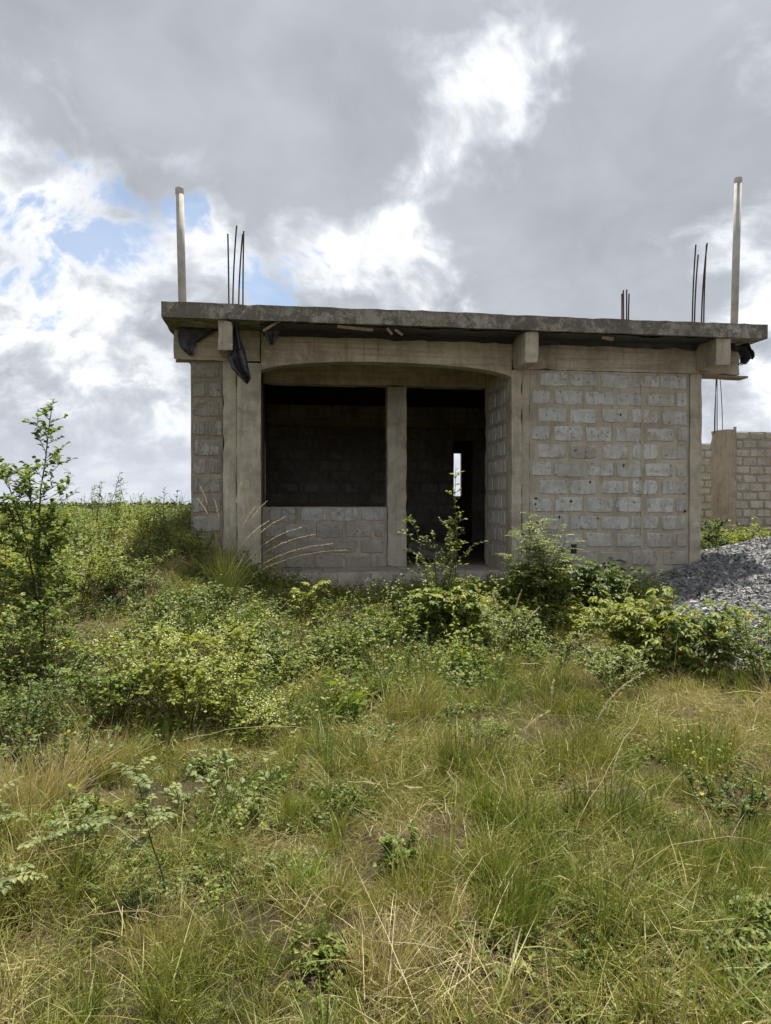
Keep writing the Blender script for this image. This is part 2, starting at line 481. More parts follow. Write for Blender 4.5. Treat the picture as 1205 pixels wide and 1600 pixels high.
# ---------------------------------------------------------------- terrain
def ground_z(x, y):
    zl = 1.08 * smoothstep(4.9, 9.9, y) + 0.17 * smoothstep(9.0, 12.5, y)
    zc = 0.44 * smoothstep(6.6, 9.3, y - 0.14 * x)
    s = smoothstep(-0.9, -2.5, x + 0.10 * (y - 8))
    z = zc * (1 - s) + zl * s
    # behind the building the plain lies a little higher, then falls away
    z += (0.85 - zc) * (1 - s) * smoothstep(11.5, 15, y) 
    z = z * (1 - smoothstep(14, 40, y)) + 0.45 * smoothstep(14, 40, y)
    q = Vector((x, y, 0))
    am = 1.0 - smoothstep(25, 60, abs(x) + abs(y))
    z += am * (0.07 * mnoise.noise(q * 0.9) + 0.06 * mnoise.noise(q * 2.1) + 0.03 * mnoise.noise(q * 4.5))
    u, v = to_house(x, y)
    if -1.8 < u < 4.6 and v > -0.3 and v < 11:
        z = min(z, FLOOR - 0.2)
    return z

def axis(lo, hi, step, far):
    core = list(np.arange(lo, hi + 1e-6, step))
    out, s, c = [], step, hi
    while c < far:
        s *= 1.28; c += s; out.append(c)
    neg, s, c = [], step, lo
    while c > -far:
        s *= 1.28; c -= s; neg.append(c)
    return neg[::-1] + core + out
gx = axis(-8.4, 8.4, 0.14, 2500)
gy = axis(0.6, 16, 0.14, 2500)
gv = [(x, y, ground_z(x, y)) for y in gy for x in gx]
nxg = len(gx)
gf = [(j * nxg + i, j * nxg + i + 1, (j + 1) * nxg + i + 1, (j + 1) * nxg + i) for j in range(len(gy) - 1) for i in range(nxg - 1)]
ground = mesh_obj('ground', gv, gf, 'ground', smooth=True)
tag(ground, kind='structure')

# ---------------------------------------------------------------- concrete blocks
rnd = random.Random(7)
def block_mesh(k, w=0.405, h=0.198, depth=0.05, side_holes=False):
    r = random.Random(100 + k)
    out = []
    nx, nz = 4, 2
    for i in range(nx): out.append((-w / 2 + w * i / nx, -h / 2))
    for i in range(nz): out.append((w / 2, -h / 2 + h * i / nz))
    for i in range(nx): out.append((w / 2 - w * i / nx, h / 2))
    for i in range(nz): out.append((-w / 2, h / 2 - h * i / nz))
    o = []
    for (a, b) in out:
        corner = abs(abs(a) - w / 2) < 1e-6 and abs(abs(b) - h / 2) < 1e-6
        sh = r.uniform(0.001, 0.010) if corner else 0
        a2 = a - math.copysign(sh, a) + r.uniform(-0.013, 0.008) * (1 if abs(a) > 0.01 else 0)
        b2 = b - math.copysign(sh, b) * 0.7 + r.uniform(-0.009, 0.009)
        o.append((a2, b2))
    n = len(o)
    verts = [(a * 1.015, depth, b * 1.02) for a, b in o]
    verts += [(a, 0.0, b) for a, b in o]
    verts += [(a * (1 - 0.010 / (w / 2)), -0.007 - r.uniform(0, 0.004), b * (1 - 0.010 / (h / 2))) for a, b in o]
    faces = []
    for lvl in (0, 1):
        for i in range(n):
            j = (i + 1) % n
            faces.append((lvl * n + i, lvl * n + j, (lvl + 1) * n + j, (lvl + 1) * n + i))
    faces.append(tuple(range(2 * n, 3 * n)))
    me = bpy.data.meshes.new('block')
    me.from_pydata(verts, [], faces)
    me.materials.append(M['block'])
    return me
BLOCKS = [block_mesh(k) for k in range(14)]
FAR_BLOCKS = []
for k in range(6):
    me = BLOCKS[k].copy(); me.materials.clear(); me.materials.append(M['far_block']); FAR_BLOCKS.append(me)
STAIN_SHADE_BLOCKS = []  # stained blocks for the left return, painted shade for the inside walls
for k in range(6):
    me = BLOCKS[k + 6].copy(); me.materials.clear(); me.materials.append(M['stain_shade_block']); STAIN_SHADE_BLOCKS.append(me)

def lay_blocks(wall, a0, a1, z_top, z_bot, course, place, meshes=BLOCKS, full=0.455, skip=None, joint=0.055, offset=0.0):
    """courses of blocks from z_top down between a0 and a1; place(a, z) -> (loc, rz)"""
    row, z = 0, z_top - course / 2
    while z - course / 2 > z_bot - 0.06:
        a = a0 - (full * 0.5 if row % 2 else 0.0) + offset
        while a < a1 - 0.02:
            s, e = max(a, a0), min(a + full, a1)
            a += full
            if e - s < 0.10: continue
            if skip and skip((s + e) / 2, z): continue
            wid = (e - s - joint) / 0.40
            o = bpy.data.objects.new('block', rnd.choice(meshes))
            loc, rz = place((s + e) / 2 + rnd.uniform(-.014, .014), z + rnd.uniform(-.009, .009))
            o.location = loc
            o.rotation_euler = (0, rnd.uniform(-.012, .012), rz)
            o.scale = (wid * rnd.uniform(.93, 1.04), 1, course / 0.25 * rnd.uniform(.90, 1.05))
            link(o, wall)
        row += 1
        z -= course

# ---------------------------------------------------------------- the unfinished house
house = empty('unfinished_house', HOUSE, YAW)
house['kind'] = 'thing'
tag(house, 'unfinished grey concrete block house with flat slab roof and wide arched porch', 'house')
SB, ST = EYE + 2.29, EYE + 2.48           # roof slab
BB = EYE + 1.885                            # ring beam underside

# roof slab: uneven cast edge
def slab_shape(q):
    if q.z > (SB + ST) / 2:
        q.z += 0.007 * mnoise.noise(Vector((q.x * 1.3, q.y * 0.8, 3))) + 0.008 * mnoise.noise(Vector((q.x * 9, q.y * 9, 1)))
        if abs(q.x - 0.1) < 1.1 and q.y < -0.3: q.z += 0.008
    return q
rough_box('roof_slab', (-2.83, -0.55, SB), (5.22, 11.0, ST), 'slab_edge', house, seg=0.115, amp=0.004, chip=0.02, shape=slab_shape)

# ring beam along the front, arched over the porch
def arch_z(u):
    c = (u - 0.05) / 1.72
    return EYE + 1.74 + 0.185 * math.sqrt(max(0.0, 1 - min(1, abs(c)) ** 2)) if abs(c) < 1 else BB
def beam_front(name, u0, u1, v0, v1, bottom, top, mat, parent):
    nu = max(2, int((u1 - u0) / 0.07)); nz = 4; verts, faces = [], []
    def disp(q):
        return q + mnoise.noise_vector(q * 3.3) * 0.005 + mnoise.noise_vector(q * 13) * 0.003
    for i in range(nu + 1):
        u = u0 + (u1 - u0) * i / nu
        b = bottom(u)
        ring = [Vector((u, v0, b + (top - b) * k / nz)) for k in range(nz + 1)] + [Vector((u, v1, top - (top - b) * k / nz)) for k in range(nz + 1)]
        verts += [disp(q) for q in ring]
    m = 2 * (nz + 1)
    for i in range(nu):
        for k in range(m):
            k2 = (k + 1) % m
            faces.append((i * m + k, (i + 1) * m + k, (i + 1) * m + k2, i * m + k2))
    faces.append(tuple(range(m))[::-1][::-1]); faces.append(tuple(range(nu * m, (nu + 1) * m))[::-1])
    return mesh_obj(name, verts, faces, mat, parent)
beam_front('arch_beam', -1.648, 1.755, -0.012, 0.21, arch_z, SB - 0.004, 'concrete', house)
rough_box('ring_beam', (-2.76, -0.004, BB), (-1.66, 0.22, SB - 0.004), 'concrete', house, 0.12, 0.006, 0.05)
rough_box('ring_beam', (1.765, -0.004, BB), (5.17, 0.22, SB - 0.004), 'concrete', house, 0.12, 0.006, 0.05)
# cantilever stubs under the overhang
for (u0, u1, zb) in ((-2.16, -1.985, 1.92), (1.775, 1.955, 1.875), (4.485, 4.70, 1.925)):
    rough_box('cantilever_beam', (u0, -0.505, EYE + zb), (u1, -0.02, SB - 0.006), 'column', house, 0.09, 0.004, 0.03)
# columns
rough_box('column', (-2.14, 0.016, 0.3), (-1.965, 0.23, BB - 0.004), 'column', house, 0.13, 0.004, 0.03)
rough_box('column', (-1.958, -0.03, 0.2), (-1.652, 0.225, EYE + 1.86), 'column', house, 0.13, 0.004, 0.03)
rough_box('column', (1.752, -0.018, 0.2), (1.90, 0.23, EYE + 1.884), 'column', house, 0.13, 0.004, 0.03)
rough_box('column', (1.907, 0.004, 0.2), (2.02, 0.2, BB - 0.004), 'mortar', house, 0.13, 0.004, 0.03)
rough_box('column', (4.40, -0.012, 0.3), (4.585, 0.2, BB - 0.004), 'column', house, 0.13, 0.006, 0.03)
rough_box('column', (0.22, 1.30, FLOOR), (0.52, 1.52, EYE + 1.82), 'column', house, 0.13, 0.004, 0.03)
rough_box('column', (1.765, 1.19, FLOOR), (1.93, 1.345, SB - 0.01), 'column', house, 0.13, 0.004, 0.03)
# lintel of the recessed front
rough_box('lintel', (-1.64, 1.31, EYE + 1.825), (1.76, 1.53, SB - 0.01), 'concrete', house, 0.14, 0.006, 0.03)
# floor and plinth
rough_box('floor_slab', (-1.80, 0.06, FLOOR - 0.28), (4.55, 11.0, FLOOR), 'plinth', house, 0.2, 0.008)
rough_box('plinth', (-1.64, -0.06, 0.25), (1.74, 0.055, FLOOR + 0.035), 'plinth', house, 0.12, 0.008, 0.05)

# front wall on the right, blocks laid in courses
wall_r = rough_box('block_wall', (2.024, 0.012, 0.3), (4.396, 0.16, BB - 0.003), 'mortar', house, 0.16, 0.003)
lay_blocks(wall_r, 2.03, 4.39, BB - 0.005, 0.62, 0.2495, lambda a, z: ((a, 0.010, z), 0), offset=0.10)
# vertical mortar-filled conduit chase through the courses
rough_box('conduit_chase', (3.66, -0.004, 0.62), (3.70, 0.03, BB - 0.02), 'mortar', wall_r, 0.08, 0.007)
# drain hole at the foot of that wall
rough_box('drain_hole', (2.62, -0.006, 0.93), (2.70, 0.02, 1.06), 'hole', wall_r, 0.03, 0.004)
vts, fcs = tube_geo([(0, 0, 0), (0, 0.012, 0)], [0.018, 0.018], 9)
pit0 = None
for (a, z) in ((2.10, 1.62), (2.13, 1.36), (2.11, 1.70), (2.45, 1.44), (2.62, 1.66), (3.02, 1.42), (2.12, 1.10), (3.35, 2.88), (4.33, 1.52), (2.9, 1.93), (3.4, 2.17)):
    if pit0 is None:
        pit0 = mesh_obj('pit', vts, fcs, 'hole', wall_r); pt = pit0
    else:
        pt = pit0.copy(); link(pt, wall_r)
    pt.location = (a, -0.006, z); pt.scale = (rnd.uniform(.6, 1.3), 1, rnd.uniform(.6, 1.3))
# short block return on the far left
wall_l = rough_box('block_wall', (-2.55, 0.052, 0.55), (-2.145, 0.20, BB - 0.003), 'stain_shade_mortar', house, 0.14, 0.003)
lay_blocks(wall_l, -2.55, -2.145, BB - 0.005, 0.75, 0.2495, lambda a, z: ((a, 0.050, z), 0), full=0.40, joint=0.045, meshes=STAIN_SHADE_BLOCKS)
# sill wall under the window
wall_s = rough_box('sill_wall', (-1.66, 1.332, FLOOR), (0.216, 1.48, EYE - 0.02), 'mortar', house, 0.14, 0.004)
lay_blocks(wall_s, -1.66, 0.20, EYE - 0.025, FLOOR, 0.237, lambda a, z: ((a, 1.330, z), 0), offset=0.08)
# porch side wall beside the doorway
wall_p = rough_box('porch_side_wall', (1.775, 0.235, FLOOR), (1.92, 1.186, SB - 0.006), 'mortar', house, 0.14, 0.004)
lay_blocks(wall_p, 0.30, 1.17, SB - 0.35, FLOOR, 0.2495, lambda a, z: ((1.772, a, z), R(-90)), full=0.30)
# inside: left wall with a window, back wall with a doorway, rear wall with a window
left_in = empty('left_wall')
left_in.parent = house
def wall_panel(name, lo, hi, parent, mat='stain_shade_mortar', seg=0.25):  # default mortar is darker, the room's shade put into the colour
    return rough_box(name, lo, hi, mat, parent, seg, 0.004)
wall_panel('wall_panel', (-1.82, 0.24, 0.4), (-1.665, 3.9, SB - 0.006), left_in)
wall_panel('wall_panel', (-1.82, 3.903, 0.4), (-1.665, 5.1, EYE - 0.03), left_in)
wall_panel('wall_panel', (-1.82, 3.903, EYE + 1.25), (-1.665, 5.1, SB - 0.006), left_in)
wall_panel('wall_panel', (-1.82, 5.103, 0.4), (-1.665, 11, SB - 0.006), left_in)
lay_blocks(left_in, 5.15, 6.75, BB, FLOOR, 0.2495, lambda a, z: ((-1.667, a, z), R(90)), meshes=STAIN_SHADE_BLOCKS)
back = empty('back_wall')
back.parent = house
wall_panel('wall_panel', (-1.66, 6.80, FLOOR), (2.60, 6.95, EYE + 1.80), back)
wall_panel('wall_panel', (2.603, 6.80, EYE + 1.50), (3.06, 6.95, EYE + 1.80), back)
wall_panel('wall_panel', (3.063, 6.80, FLOOR), (4.42, 6.95, EYE + 1.80), back)
lay_blocks(back, -1.64, 2.58, EYE + 1.78, FLOOR, 0.2495, lambda a, z: ((a, 6.798, z), 0), meshes=STAIN_SHADE_BLOCKS)  # darker blocks carry the indoor shade in their colour
lay_blocks(back, 3.08, 4.40, EYE + 1.78, FLOOR, 0.2495, lambda a, z: ((a, 6.798, z), 0), meshes=STAIN_SHADE_BLOCKS)
rough_box('back_beam', (-1.655, 6.77, EYE + 1.803), (4.42, 7.0, SB - 0.006), 'concrete', house, 0.25, 0.005)
rear = empty('rear_wall')
rear.parent = house
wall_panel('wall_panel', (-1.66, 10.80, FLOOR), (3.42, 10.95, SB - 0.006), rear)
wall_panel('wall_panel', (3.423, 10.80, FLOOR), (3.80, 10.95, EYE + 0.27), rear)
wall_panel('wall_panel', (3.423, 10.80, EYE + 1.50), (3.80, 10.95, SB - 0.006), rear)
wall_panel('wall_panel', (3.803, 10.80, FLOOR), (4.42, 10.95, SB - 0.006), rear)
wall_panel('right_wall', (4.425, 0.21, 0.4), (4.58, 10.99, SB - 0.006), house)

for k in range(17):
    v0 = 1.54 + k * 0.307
    rough_box('ceiling_board', (-1.655, v0, SB - 0.03 - rnd.uniform(0, .008)), (4.415, v0 + 0.298, SB - 0.009), 'dark_wood', house, 0.6, 0.003)  # dark ceiling lining added to cut bounce light in the room
rough_box('added_earth_floor', (-1.65, 1.50, FLOOR + 0.004), (4.41, 10.79, FLOOR + 0.03), 'earth', house, 0.25, 0.012)  # dark layer added over the floor slab to cut bounce light

# ---------------------------------------------------------------- pipes and starter bars on the roof
def roof_point(u, v, z):
    x, y = to_world(u, v)
    return (x, y, z)
def pipe(label, u, v, length, lean):
    b = Vector(roof_point(u, v, ST - 0.03))
    e = empty('vent_pipe', b)
    tag(e, label, 'pipe', 'white pipes on the roof')
    top = Vector((lean, 0, length))
    vts, fcs = tube_geo([(0, 0, 0), top * 0.5, top], [0.050] * 3, 18)
    mesh_obj('pipe_shaft', vts, fcs, 'pvc', e, smooth=True)
    vts, fcs = tube_geo([top - Vector((0, 0, 0.07)), top - Vector((0, 0, 0.066)), top + Vector((0, 0, 0.006)), top + Vector((0, 0, 0.016))], [0.050, 0.0535, 0.0535, 0.05], 18)
    mesh_obj('coupling', vts, fcs, 'pvc', e)
pipe('white plastic pipe standing on the left roof corner', -2.62, -0.2, 1.54, -0.035)
pipe('white plastic pipe standing on the right roof corner', 4.95, -0.2, 2.16, 0.05)

def rebar_bundle(label, base, bars):
    e = empty('rebar_bundle', base)
    tag(e, label, 'rebar', 'starter bars')
    for (dx, dy, L, lx, ly) in bars:
        pts = []
        for i in range(7):
            f = i / 6
            pts.append((dx + lx * f * f, dy + ly * f * f, L * f))
        vts, fcs = tube_geo(pts, [0.0105] * 7, 6)
        mesh_obj('steel_bar', vts, fcs, 'rebar', e)
rebar_bundle('cluster of thin starter bars above the left column of the roof', roof_point(-1.98, 0.1, ST - 0.03),
             [(-0.075, -.06, 1.10, -.012, 0), (-0.05, .06, 1.26, 0.05, 0.02), (0.05, -.05, 1.10, 0.055, 0), (0.085, .06, 1.18, 0.012, 0)])
rebar_bundle('four long starter bars beside the right roof pipe', roof_point(4.62, 0.12, ST - 0.03),
             [(-0.10, -.06, 1.17, 0.06, .02), (-0.07, .09, 1.36, 0.05, 0), (0.00, -.06, 1.33, 0.08, 0), (0.085, .06, 1.36, 0.05, .03)])
rebar_bundle('short cluster of starter bars standing between the right wall columns on the roof', roof_point(3.66, 0.5, ST - 0.03),
             [(-0.055, -.03, .68, 0.0, 0), (-0.02, .0, .74, -0.005, 0), (0.015, -.03, .74, 0.0, 0), (0.05, .0, .69, 0.01, 0)])

# ---------------------------------------------------------------- torn plastic sheets and boards under the overhang
def sheet(label, outline, thick, loc_rot, fold=0.03, seed=1, nseg=10):
    """crumpled plastic: outline is rows of (left u, right u, z, v) from top to bottom in house space"""
    r = random.Random(seed)
    verts, faces = [], []
    rows = []
    for k in range(len(outline) - 1):
        a, b = outline[k], outline[k + 1]
        for s in range(3):
            rows.append(tuple(a[i] + (b[i] - a[i]) * s / 3 for i in range(4)))
    rows.append(outline[-1])
    ph = r.uniform(0, 6)
    for (u0, u1, z, v) in rows:
        for i in range(nseg + 1):
            f = i / nseg
            u = u0 + (u1 - u0) * f
            q = Vector((u * 9, z * 9, seed))
            vv = v + fold * math.sin(f * 9 + ph + z * 5) * 0.6 + fold * 0.8 * mnoise.noise(q)
            zz = z + fold * 0.7 * mnoise.noise(q * 1.7 + Vector((3, 3, 3)))
            x, y = to_world(u, vv)
            verts.append((x, y, zz))
    n = nseg + 1
    for j in range(len(rows) - 1):
        for i in range(nseg):
            faces.append((j * n + i, j * n + i + 1, (j + 1) * n + i + 1, (j + 1) * n + i))
    top = Vector(verts[0])
    o = mesh_obj('plastic_sheet', [Vector(q) - top for q in verts], faces, 'plastic')
    o.location = top
    md = o.modifiers.new('thickness', 'SOLIDIFY'); md.thickness = thick; md.offset = 0
    return tag(o, label, 'plastic sheet', 'torn black plastic under the roof overhang')
E_ = EYE
sheet('long black plastic flap hanging beside the leftmost cantilever beam', [(-1.97, -1.93, E_ + 2.27, -.46), (-1.99, -1.86, E_ + 2.0, -.45), (-2.06, -1.82, E_ + 1.86, -.44), (-2.00, -1.79, E_ + 1.70, -.43), (-1.90, -1.76, E_ + 1.60, -.43), (-1.84, -1.80, E_ + 1.53, -.43)], 0.004, None, 0.05, 2)
sheet('black plastic patch stuck to the beam at the left end', [(-2.70, -2.18, E_ + 2.275, -.05), (-2.70, -2.30, E_ + 2.20, -.04), (-2.69, -2.46, E_ + 2.10, -.04), (-2.66, -2.50, E_ + 2.02, -.04), (-2.55, -2.51, E_ + 1.93, -.04)], 0.004, None, 0.015, 3)
sheet('pointed black plastic scrap at the start of the arch beam', [(-1.66, -1.36, E_ + 2.27, -.42), (-1.62, -1.40, E_ + 2.21, -.36), (-1.58, -1.44, E_ + 2.13, -.34), (-1.53, -1.49, E_ + 2.03, -.34)], 0.004, None, 0.03, 5)
sheet('bunched black plastic dangling from the right end of the roof', [(4.86, 5.10, E_ + 2.275, -.25), (4.94, 5.16, E_ + 2.19, -.28), (5.02, 5.19, E_ + 2.10, -.30), (4.98, 5.12, E_ + 2.02, -.30), (4.96, 5.04, E_ + 1.96, -.28)], 0.004, None, 0.09, 8)
def soffit_sheet(label, u0, u1, v0, v1, seed):
    verts, faces = [], []
    nu, nv = int((u1 - u0) / 0.06), 7
    for i in range(nu + 1):
        for j in range(nv + 1):
            u = u0 + (u1 - u0) * i / nu
            v = v0 + (v1 - v0) * j / nv
            q = Vector((u * 4, v * 6, seed))
            sag = 0.012 + 0.02 * abs(mnoise.noise(q)) + (0.035 * max(0, mnoise.noise(Vector((u * 3, seed, 1)))) if j in (0, 1) else 0)
            v += 0.03 * mnoise.noise(Vector((u * 5, seed, j))) if j in (0, nv) else 0
            if j == nv: sag += 0.05 + 0.03 * mnoise.noise(Vector((u * 3, 4, seed)))
            x, y = to_world(u, v)
            verts.append((x, y, SB - sag))
    for i in range(nu):
        for j in range(nv):
            a = i * (nv + 1) + j
            faces.append((a, a + 1, a + nv + 2, a + nv + 1))
    top = Vector(verts[0])
    o = mesh_obj('plastic_sheet', [Vector(q) - top for q in verts], faces, 'plastic')
    o.location = top
    md = o.modifiers.new('thickness', 'SOLIDIFY'); md.thickness = 0.003; md.offset = 0
    tag(o, label, 'plastic sheet', 'torn black plastic under the roof overhang')
soffit_sheet('black plastic lining the roof underside above the arch', -1.62, 1.76, -0.50, -0.03, 4)
soffit_sheet('black plastic lining the roof underside above the right block wall', 1.97, 4.47, -0.50, -0.03, 9)

def splinter(label, u, v, z, L, h, rot, tilt):
    x, y = to_world(u, v)
    o = rough_box('formwork_board', (-L / 2, -0.006, -h / 2), (L / 2, 0.006, h / 2), 'wood', None, 0.03, 0.006)
    o.location = (x, y, z); o.rotation_euler = (R(tilt), R(rot), YAW)
    tag(o, label, 'board', 'leftover formwork pieces')
splinter('long pale formwork board stuck under the roof edge above the arch', -0.46, -0.50, E_ + 2.245, 0.46, 0.035, 4, 35)
splinter('short splintered board tip jutting at the middle of the arch', -0.02, -0.49, E_ + 2.225, 0.10, 0.03, 50, 30)
splinter('small torn board tip right of the splintered one', 0.10, -0.49, E_ + 2.215, 0.12, 0.03, 35, 30)
splinter('pale peeling strip at the left end of the arch lining', -1.50, -0.50, E_ + 2.245, 0.26, 0.03, -32, 25)
splinter('pale scrap under the roof edge above the right wall', 2.93, -0.48, E_ + 2.235, 0.16, 0.045, 6, 35)
x, y = to_world(4.93, 0.08)
o = rough_box('formwork_board', (-0.34, -0.11, -0.014), (0.36, 0.11, 0.014), 'wood', None, 0.05, 0.006)
o.location = (x, y, BB - 0.022); o.rotation_euler = (0, R(1.5), YAW)
tag(o, 'weathered board under the beam end at the right corner', 'board', 'leftover formwork pieces')

# rubble inside the doorway
def rubble(label, u, v, s, rz, tilt, seed):
    x, y = to_world(u, v)
    o = rough_box('concrete_rubble', (-s[0] / 2, -s[1] / 2, -s[2] / 2), (s[0] / 2, s[1] / 2, s[2] / 2), 'rubble', None, 0.08, 0.03, 0.05)
    o.location = (x, y, FLOOR + s[2] * 0.55 + abs(math.sin(R(tilt))) * s[0] * 0.3); o.rotation_euler = (0, R(tilt), rz)
    tag(o, label, 'rubble', 'rubble in the doorway')
rubble('flat concrete slab piece lying inside the doorway', 1.30, 3.0, (0.75, 0.6, 0.10), 0.3, 6, 1)
rubble('thick concrete chunk behind the slab piece in the doorway', 1.35, 3.7, (0.7, 0.4, 0.22), -0.2, 3, 2)
rubble('small concrete lump at the doorway threshold', 1.05, 2.2, (0.3, 0.24, 0.14), 0.7, 12, 3)

# ---------------------------------------------------------------- far block walls on the right
def far_wall_thing(name, label, cat, D, x0, x1, ztop, zbot, meshes, column=None):
    X0, X1 = (x0 - 602) / 1150 * D, (x1 - 602) / 1150 * D
    e = empty(name, (X0, D, zbot), YAW)
    tag(e, label, cat, 'unfinished block walls behind')
    e['kind'] = 'thing'
    h = ztop - zbot
    L = X1 - X0
    start = 0.0
    if column:
        rough_box('column', (0, -0.10, 0), (0.36, 0.60, h + 0.04), 'far_column', e, 0.16, 0.012, 0.04)
        start = 0.364
    w = rough_box('block_wall', (start, 0.012, 0), (L, 0.16, h - 0.015), 'far_mortar', e, 0.2, 0.006)
    lay_blocks(w, start + 0.03, L, h, 0.0, 0.25, lambda a, z: ((a, 0.008, z), 0), meshes=meshes)
    return e
far_wall_thing('block_wall_with_column', 'tan block wall with square corner column beyond the gravel heap', 'wall', 21.2, 1129, 1330, EYE + 2.15, 0.55, FAR_BLOCKS, True)
far_wall_thing('low_block_wall', 'tan block wall partly hidden behind the house corner', 'wall', 24.5, 1050, 1128, EYE + 2.10, 0.55, FAR_BLOCKS)
bx_, by_ = (1129 - 602) / 1150 * 21.2, 21.2
rebar_bundle('narrow bundle of starter bars on the far corner column', (bx_ - 0.02, by_ + 0.3, EYE + 2.1),
             [(-0.10, 0.0, 2.0, 0.10, 0), (-0.03, 0.1, 2.0, 0.03, 0), (0.0, 0.05, 2.0, 0.0, 0), (0.03, 0.1, 2.0, -0.02, 0), (0.14, 0, 2.0, -0.12, 0)])
vts, fcs = tube_geo([(0, 0, 0), (0.01, 0, 0.28)], [0.05, 0.045], 8)
o = mesh_obj('pipe_stub', vts, fcs, 'rubble'); o.location = (bx_ + 0.40, by_ + 0.15, EYE + 2.0)
tag(o, 'short grey pipe stub on top of the far block wall', 'pipe')

# ---------------------------------------------------------------- gravel heap
def heap_h(x, y):
    dx, dy = (x - 6.4) / 4.4, (y - 10.6) / 4.2
    r = math.sqrt(dx * dx + dy * dy)
    b = 1.32 - 1.25 * r
    q = Vector((x, y, 4))
    return b + 0.07 * mnoise.noise(q * 1.3) + 0.03 * mnoise.noise(q * 4)
def gravel_heap():
    r = random.Random(5)
    nv = np.random.default_rng(3)
    verts, faces, lv = [], [], []
    # core surface under the stones
    xs = np.arange(2.3, 10.0, 0.12); ys = np.arange(6.3, 13.5, 0.12)
    idx = {}
    for i, x in enumerate(xs):
        for j, y in enumerate(ys):
            z = heap_h(x, y)
            u, v = to_house(x, y)
            if u < 4.62 and v > -0.02: z = -1
            if z < ground_z(x, y) - 0.15: continue
            idx[(i, j)] = len(verts); verts.append((x, y, z - 0.02)); lv.append(0.1)
    for (i, j) in list(idx):
        k = [(i, j), (i + 1, j), (i + 1, j + 1), (i, j + 1)]
        if all(q in idx for q in k): faces.append(tuple(idx[q] for q in k))
    base = [(-1, -1, -.7), (1, -1, -.6), (1, 1, -.7), (-1, 1, -.6), (-.8, -.7, .6), (.8, -.8, .7), (.7, .8, .55), (-.8, .7, .75)]
    bf = [(0, 3, 2, 1), (4, 5, 6, 7), (0, 1, 5, 4), (1, 2, 6, 5), (2, 3, 7, 6), (3, 0, 4, 7)]
    n = 0
    while n < 16000:
        x = r.uniform(2.4, 7.2); y = r.uniform(6.4, 12.0)
        if x / y > 0.62: continue
        u, v = to_house(x, y)
        if u < 4.66 and v > -0.05: continue
        z = heap_h(x, y)
        if z < ground_z(x, y) - 0.02:
            if z < ground_z(x, y) - 0.25 or r.random() < 0.85: continue
            z = ground_z(x, y)
        s = r.choice((r.uniform(.008, .016), r.uniform(.012, .026), r.uniform(.018, .036)))
        m = Matrix.Rotation(r.uniform(0, 6.28), 3, Vector((r.gauss(0, 1), r.gauss(0, 1), r.gauss(0, 1))).normalized())
        sc = Vector((s * r.uniform(.8, 1.5), s * r.uniform(.7, 1.1), s * r.uniform(.5, .9)))
        b0 = len(verts); c = r.betavariate(1.6, 2.2)
        for q in base:
            qv = m @ Vector((q[0] * sc.x * r.uniform(.75, 1.1), q[1] * sc.y * r.uniform(.75, 1.1), q[2] * sc.z))
            verts.append((x + qv.x, y + qv.y, z + qv.z + 0.006)); lv.append(c)
        faces += [tuple(b0 + k for k in f) for f in bf]
        n += 1
    o = mesh_obj('gravel_heap', verts, faces, 'gravel', lv=lv)
    tag(o, 'heap of grey crushed stone at the right corner of the house', 'gravel', kind='stuff')
gravel_heap()

# ---------------------------------------------------------------- vegetation helpers
class Geo:
    def __init__(self):
        self.v, self.f, self.lv = [], [], []
    def add(self, verts, faces, lv):
        b = len(self.v)
        self.v += verts; self.f += [tuple(b + k for k in f) for f in faces]; self.lv += [lv] * len(verts)
    def leaf(self, base, direction, length, width, normal, lv, droop=0.15, fold=0.18, rounded=True):
        d_ = direction.normalized()
        s = d_.cross(normal)
        if s.length < 1e-4: s = d_.cross(Vector((0.3, 0.9, 0.1)))
        s.normalize(); n = s.cross(d_).normalized()
        w = width / 2
        m1 = base + d_ * length * 0.38 + n * length * 0.02
        m2 = base + d_ * length * 0.75 - n * droop * length * 0.4
        tip = base + d_ * length - n * droop * length
        k1, k2 = (1.0, 0.78) if rounded else (1.0, 0.55)
        vs_ = [base, m1 + s * w * k1 + n * fold * w, m2 + s * w * k2 + n * fold * w, tip, m2 - s * w * k2 + n * fold * w, m1 - s * w * k1 + n * fold * w, m1, m2]
        self.add(vs_, [(0, 1, 6), (1, 2, 7, 6), (2, 3, 7), (3, 4, 7), (4, 5, 6, 7), (5, 0, 6)], lv)
    def tube(self, pts, r0, r1, sides=4, lv=0.5):
        n = len(pts)
        v_, f_ = tube_geo(pts, [r0 + (r1 - r0) * i / (n - 1) for i in range(n)], sides)
        self.add(v_, f_, lv)
    def blade(self, base, h, lean_dir, lean, width, lv, segs=3, curl=1.8, twist=None):
        verts = []
        side = Vector((-lean_dir.y, lean_dir.x, 0)) if twist is None else twist
        for i in range(segs):
            f = i / segs
            c = base + Vector((0, 0, h * (f - 0.25 * lean * f * f))) + lean_dir * (h * lean * f ** curl)
            w = width * (1 - 0.55 * f) / 2
            verts += [c - side * w, c + side * w]
        f = 1.0
        verts.append(base + Vector((0, 0, h * (f - 0.25 * lean))) + lean_dir * (h * lean))
        faces = [(2 * i, 2 * i + 1, 2 * i + 3, 2 * i + 2) for i in range(segs - 1)] + [(2 * segs - 2, 2 * segs - 1, 2 * segs)]
        self.add(verts, faces, lv)
    def obj(self, name, mat, parent=None, smooth=False):
        return mesh_obj(name, self.v, self.f, mat, parent, self.lv, smooth)

def rdir(r, up=0.0):
    a = r.uniform(0, 2 * math.pi)
    return Vector((math.cos(a), math.sin(a), up))

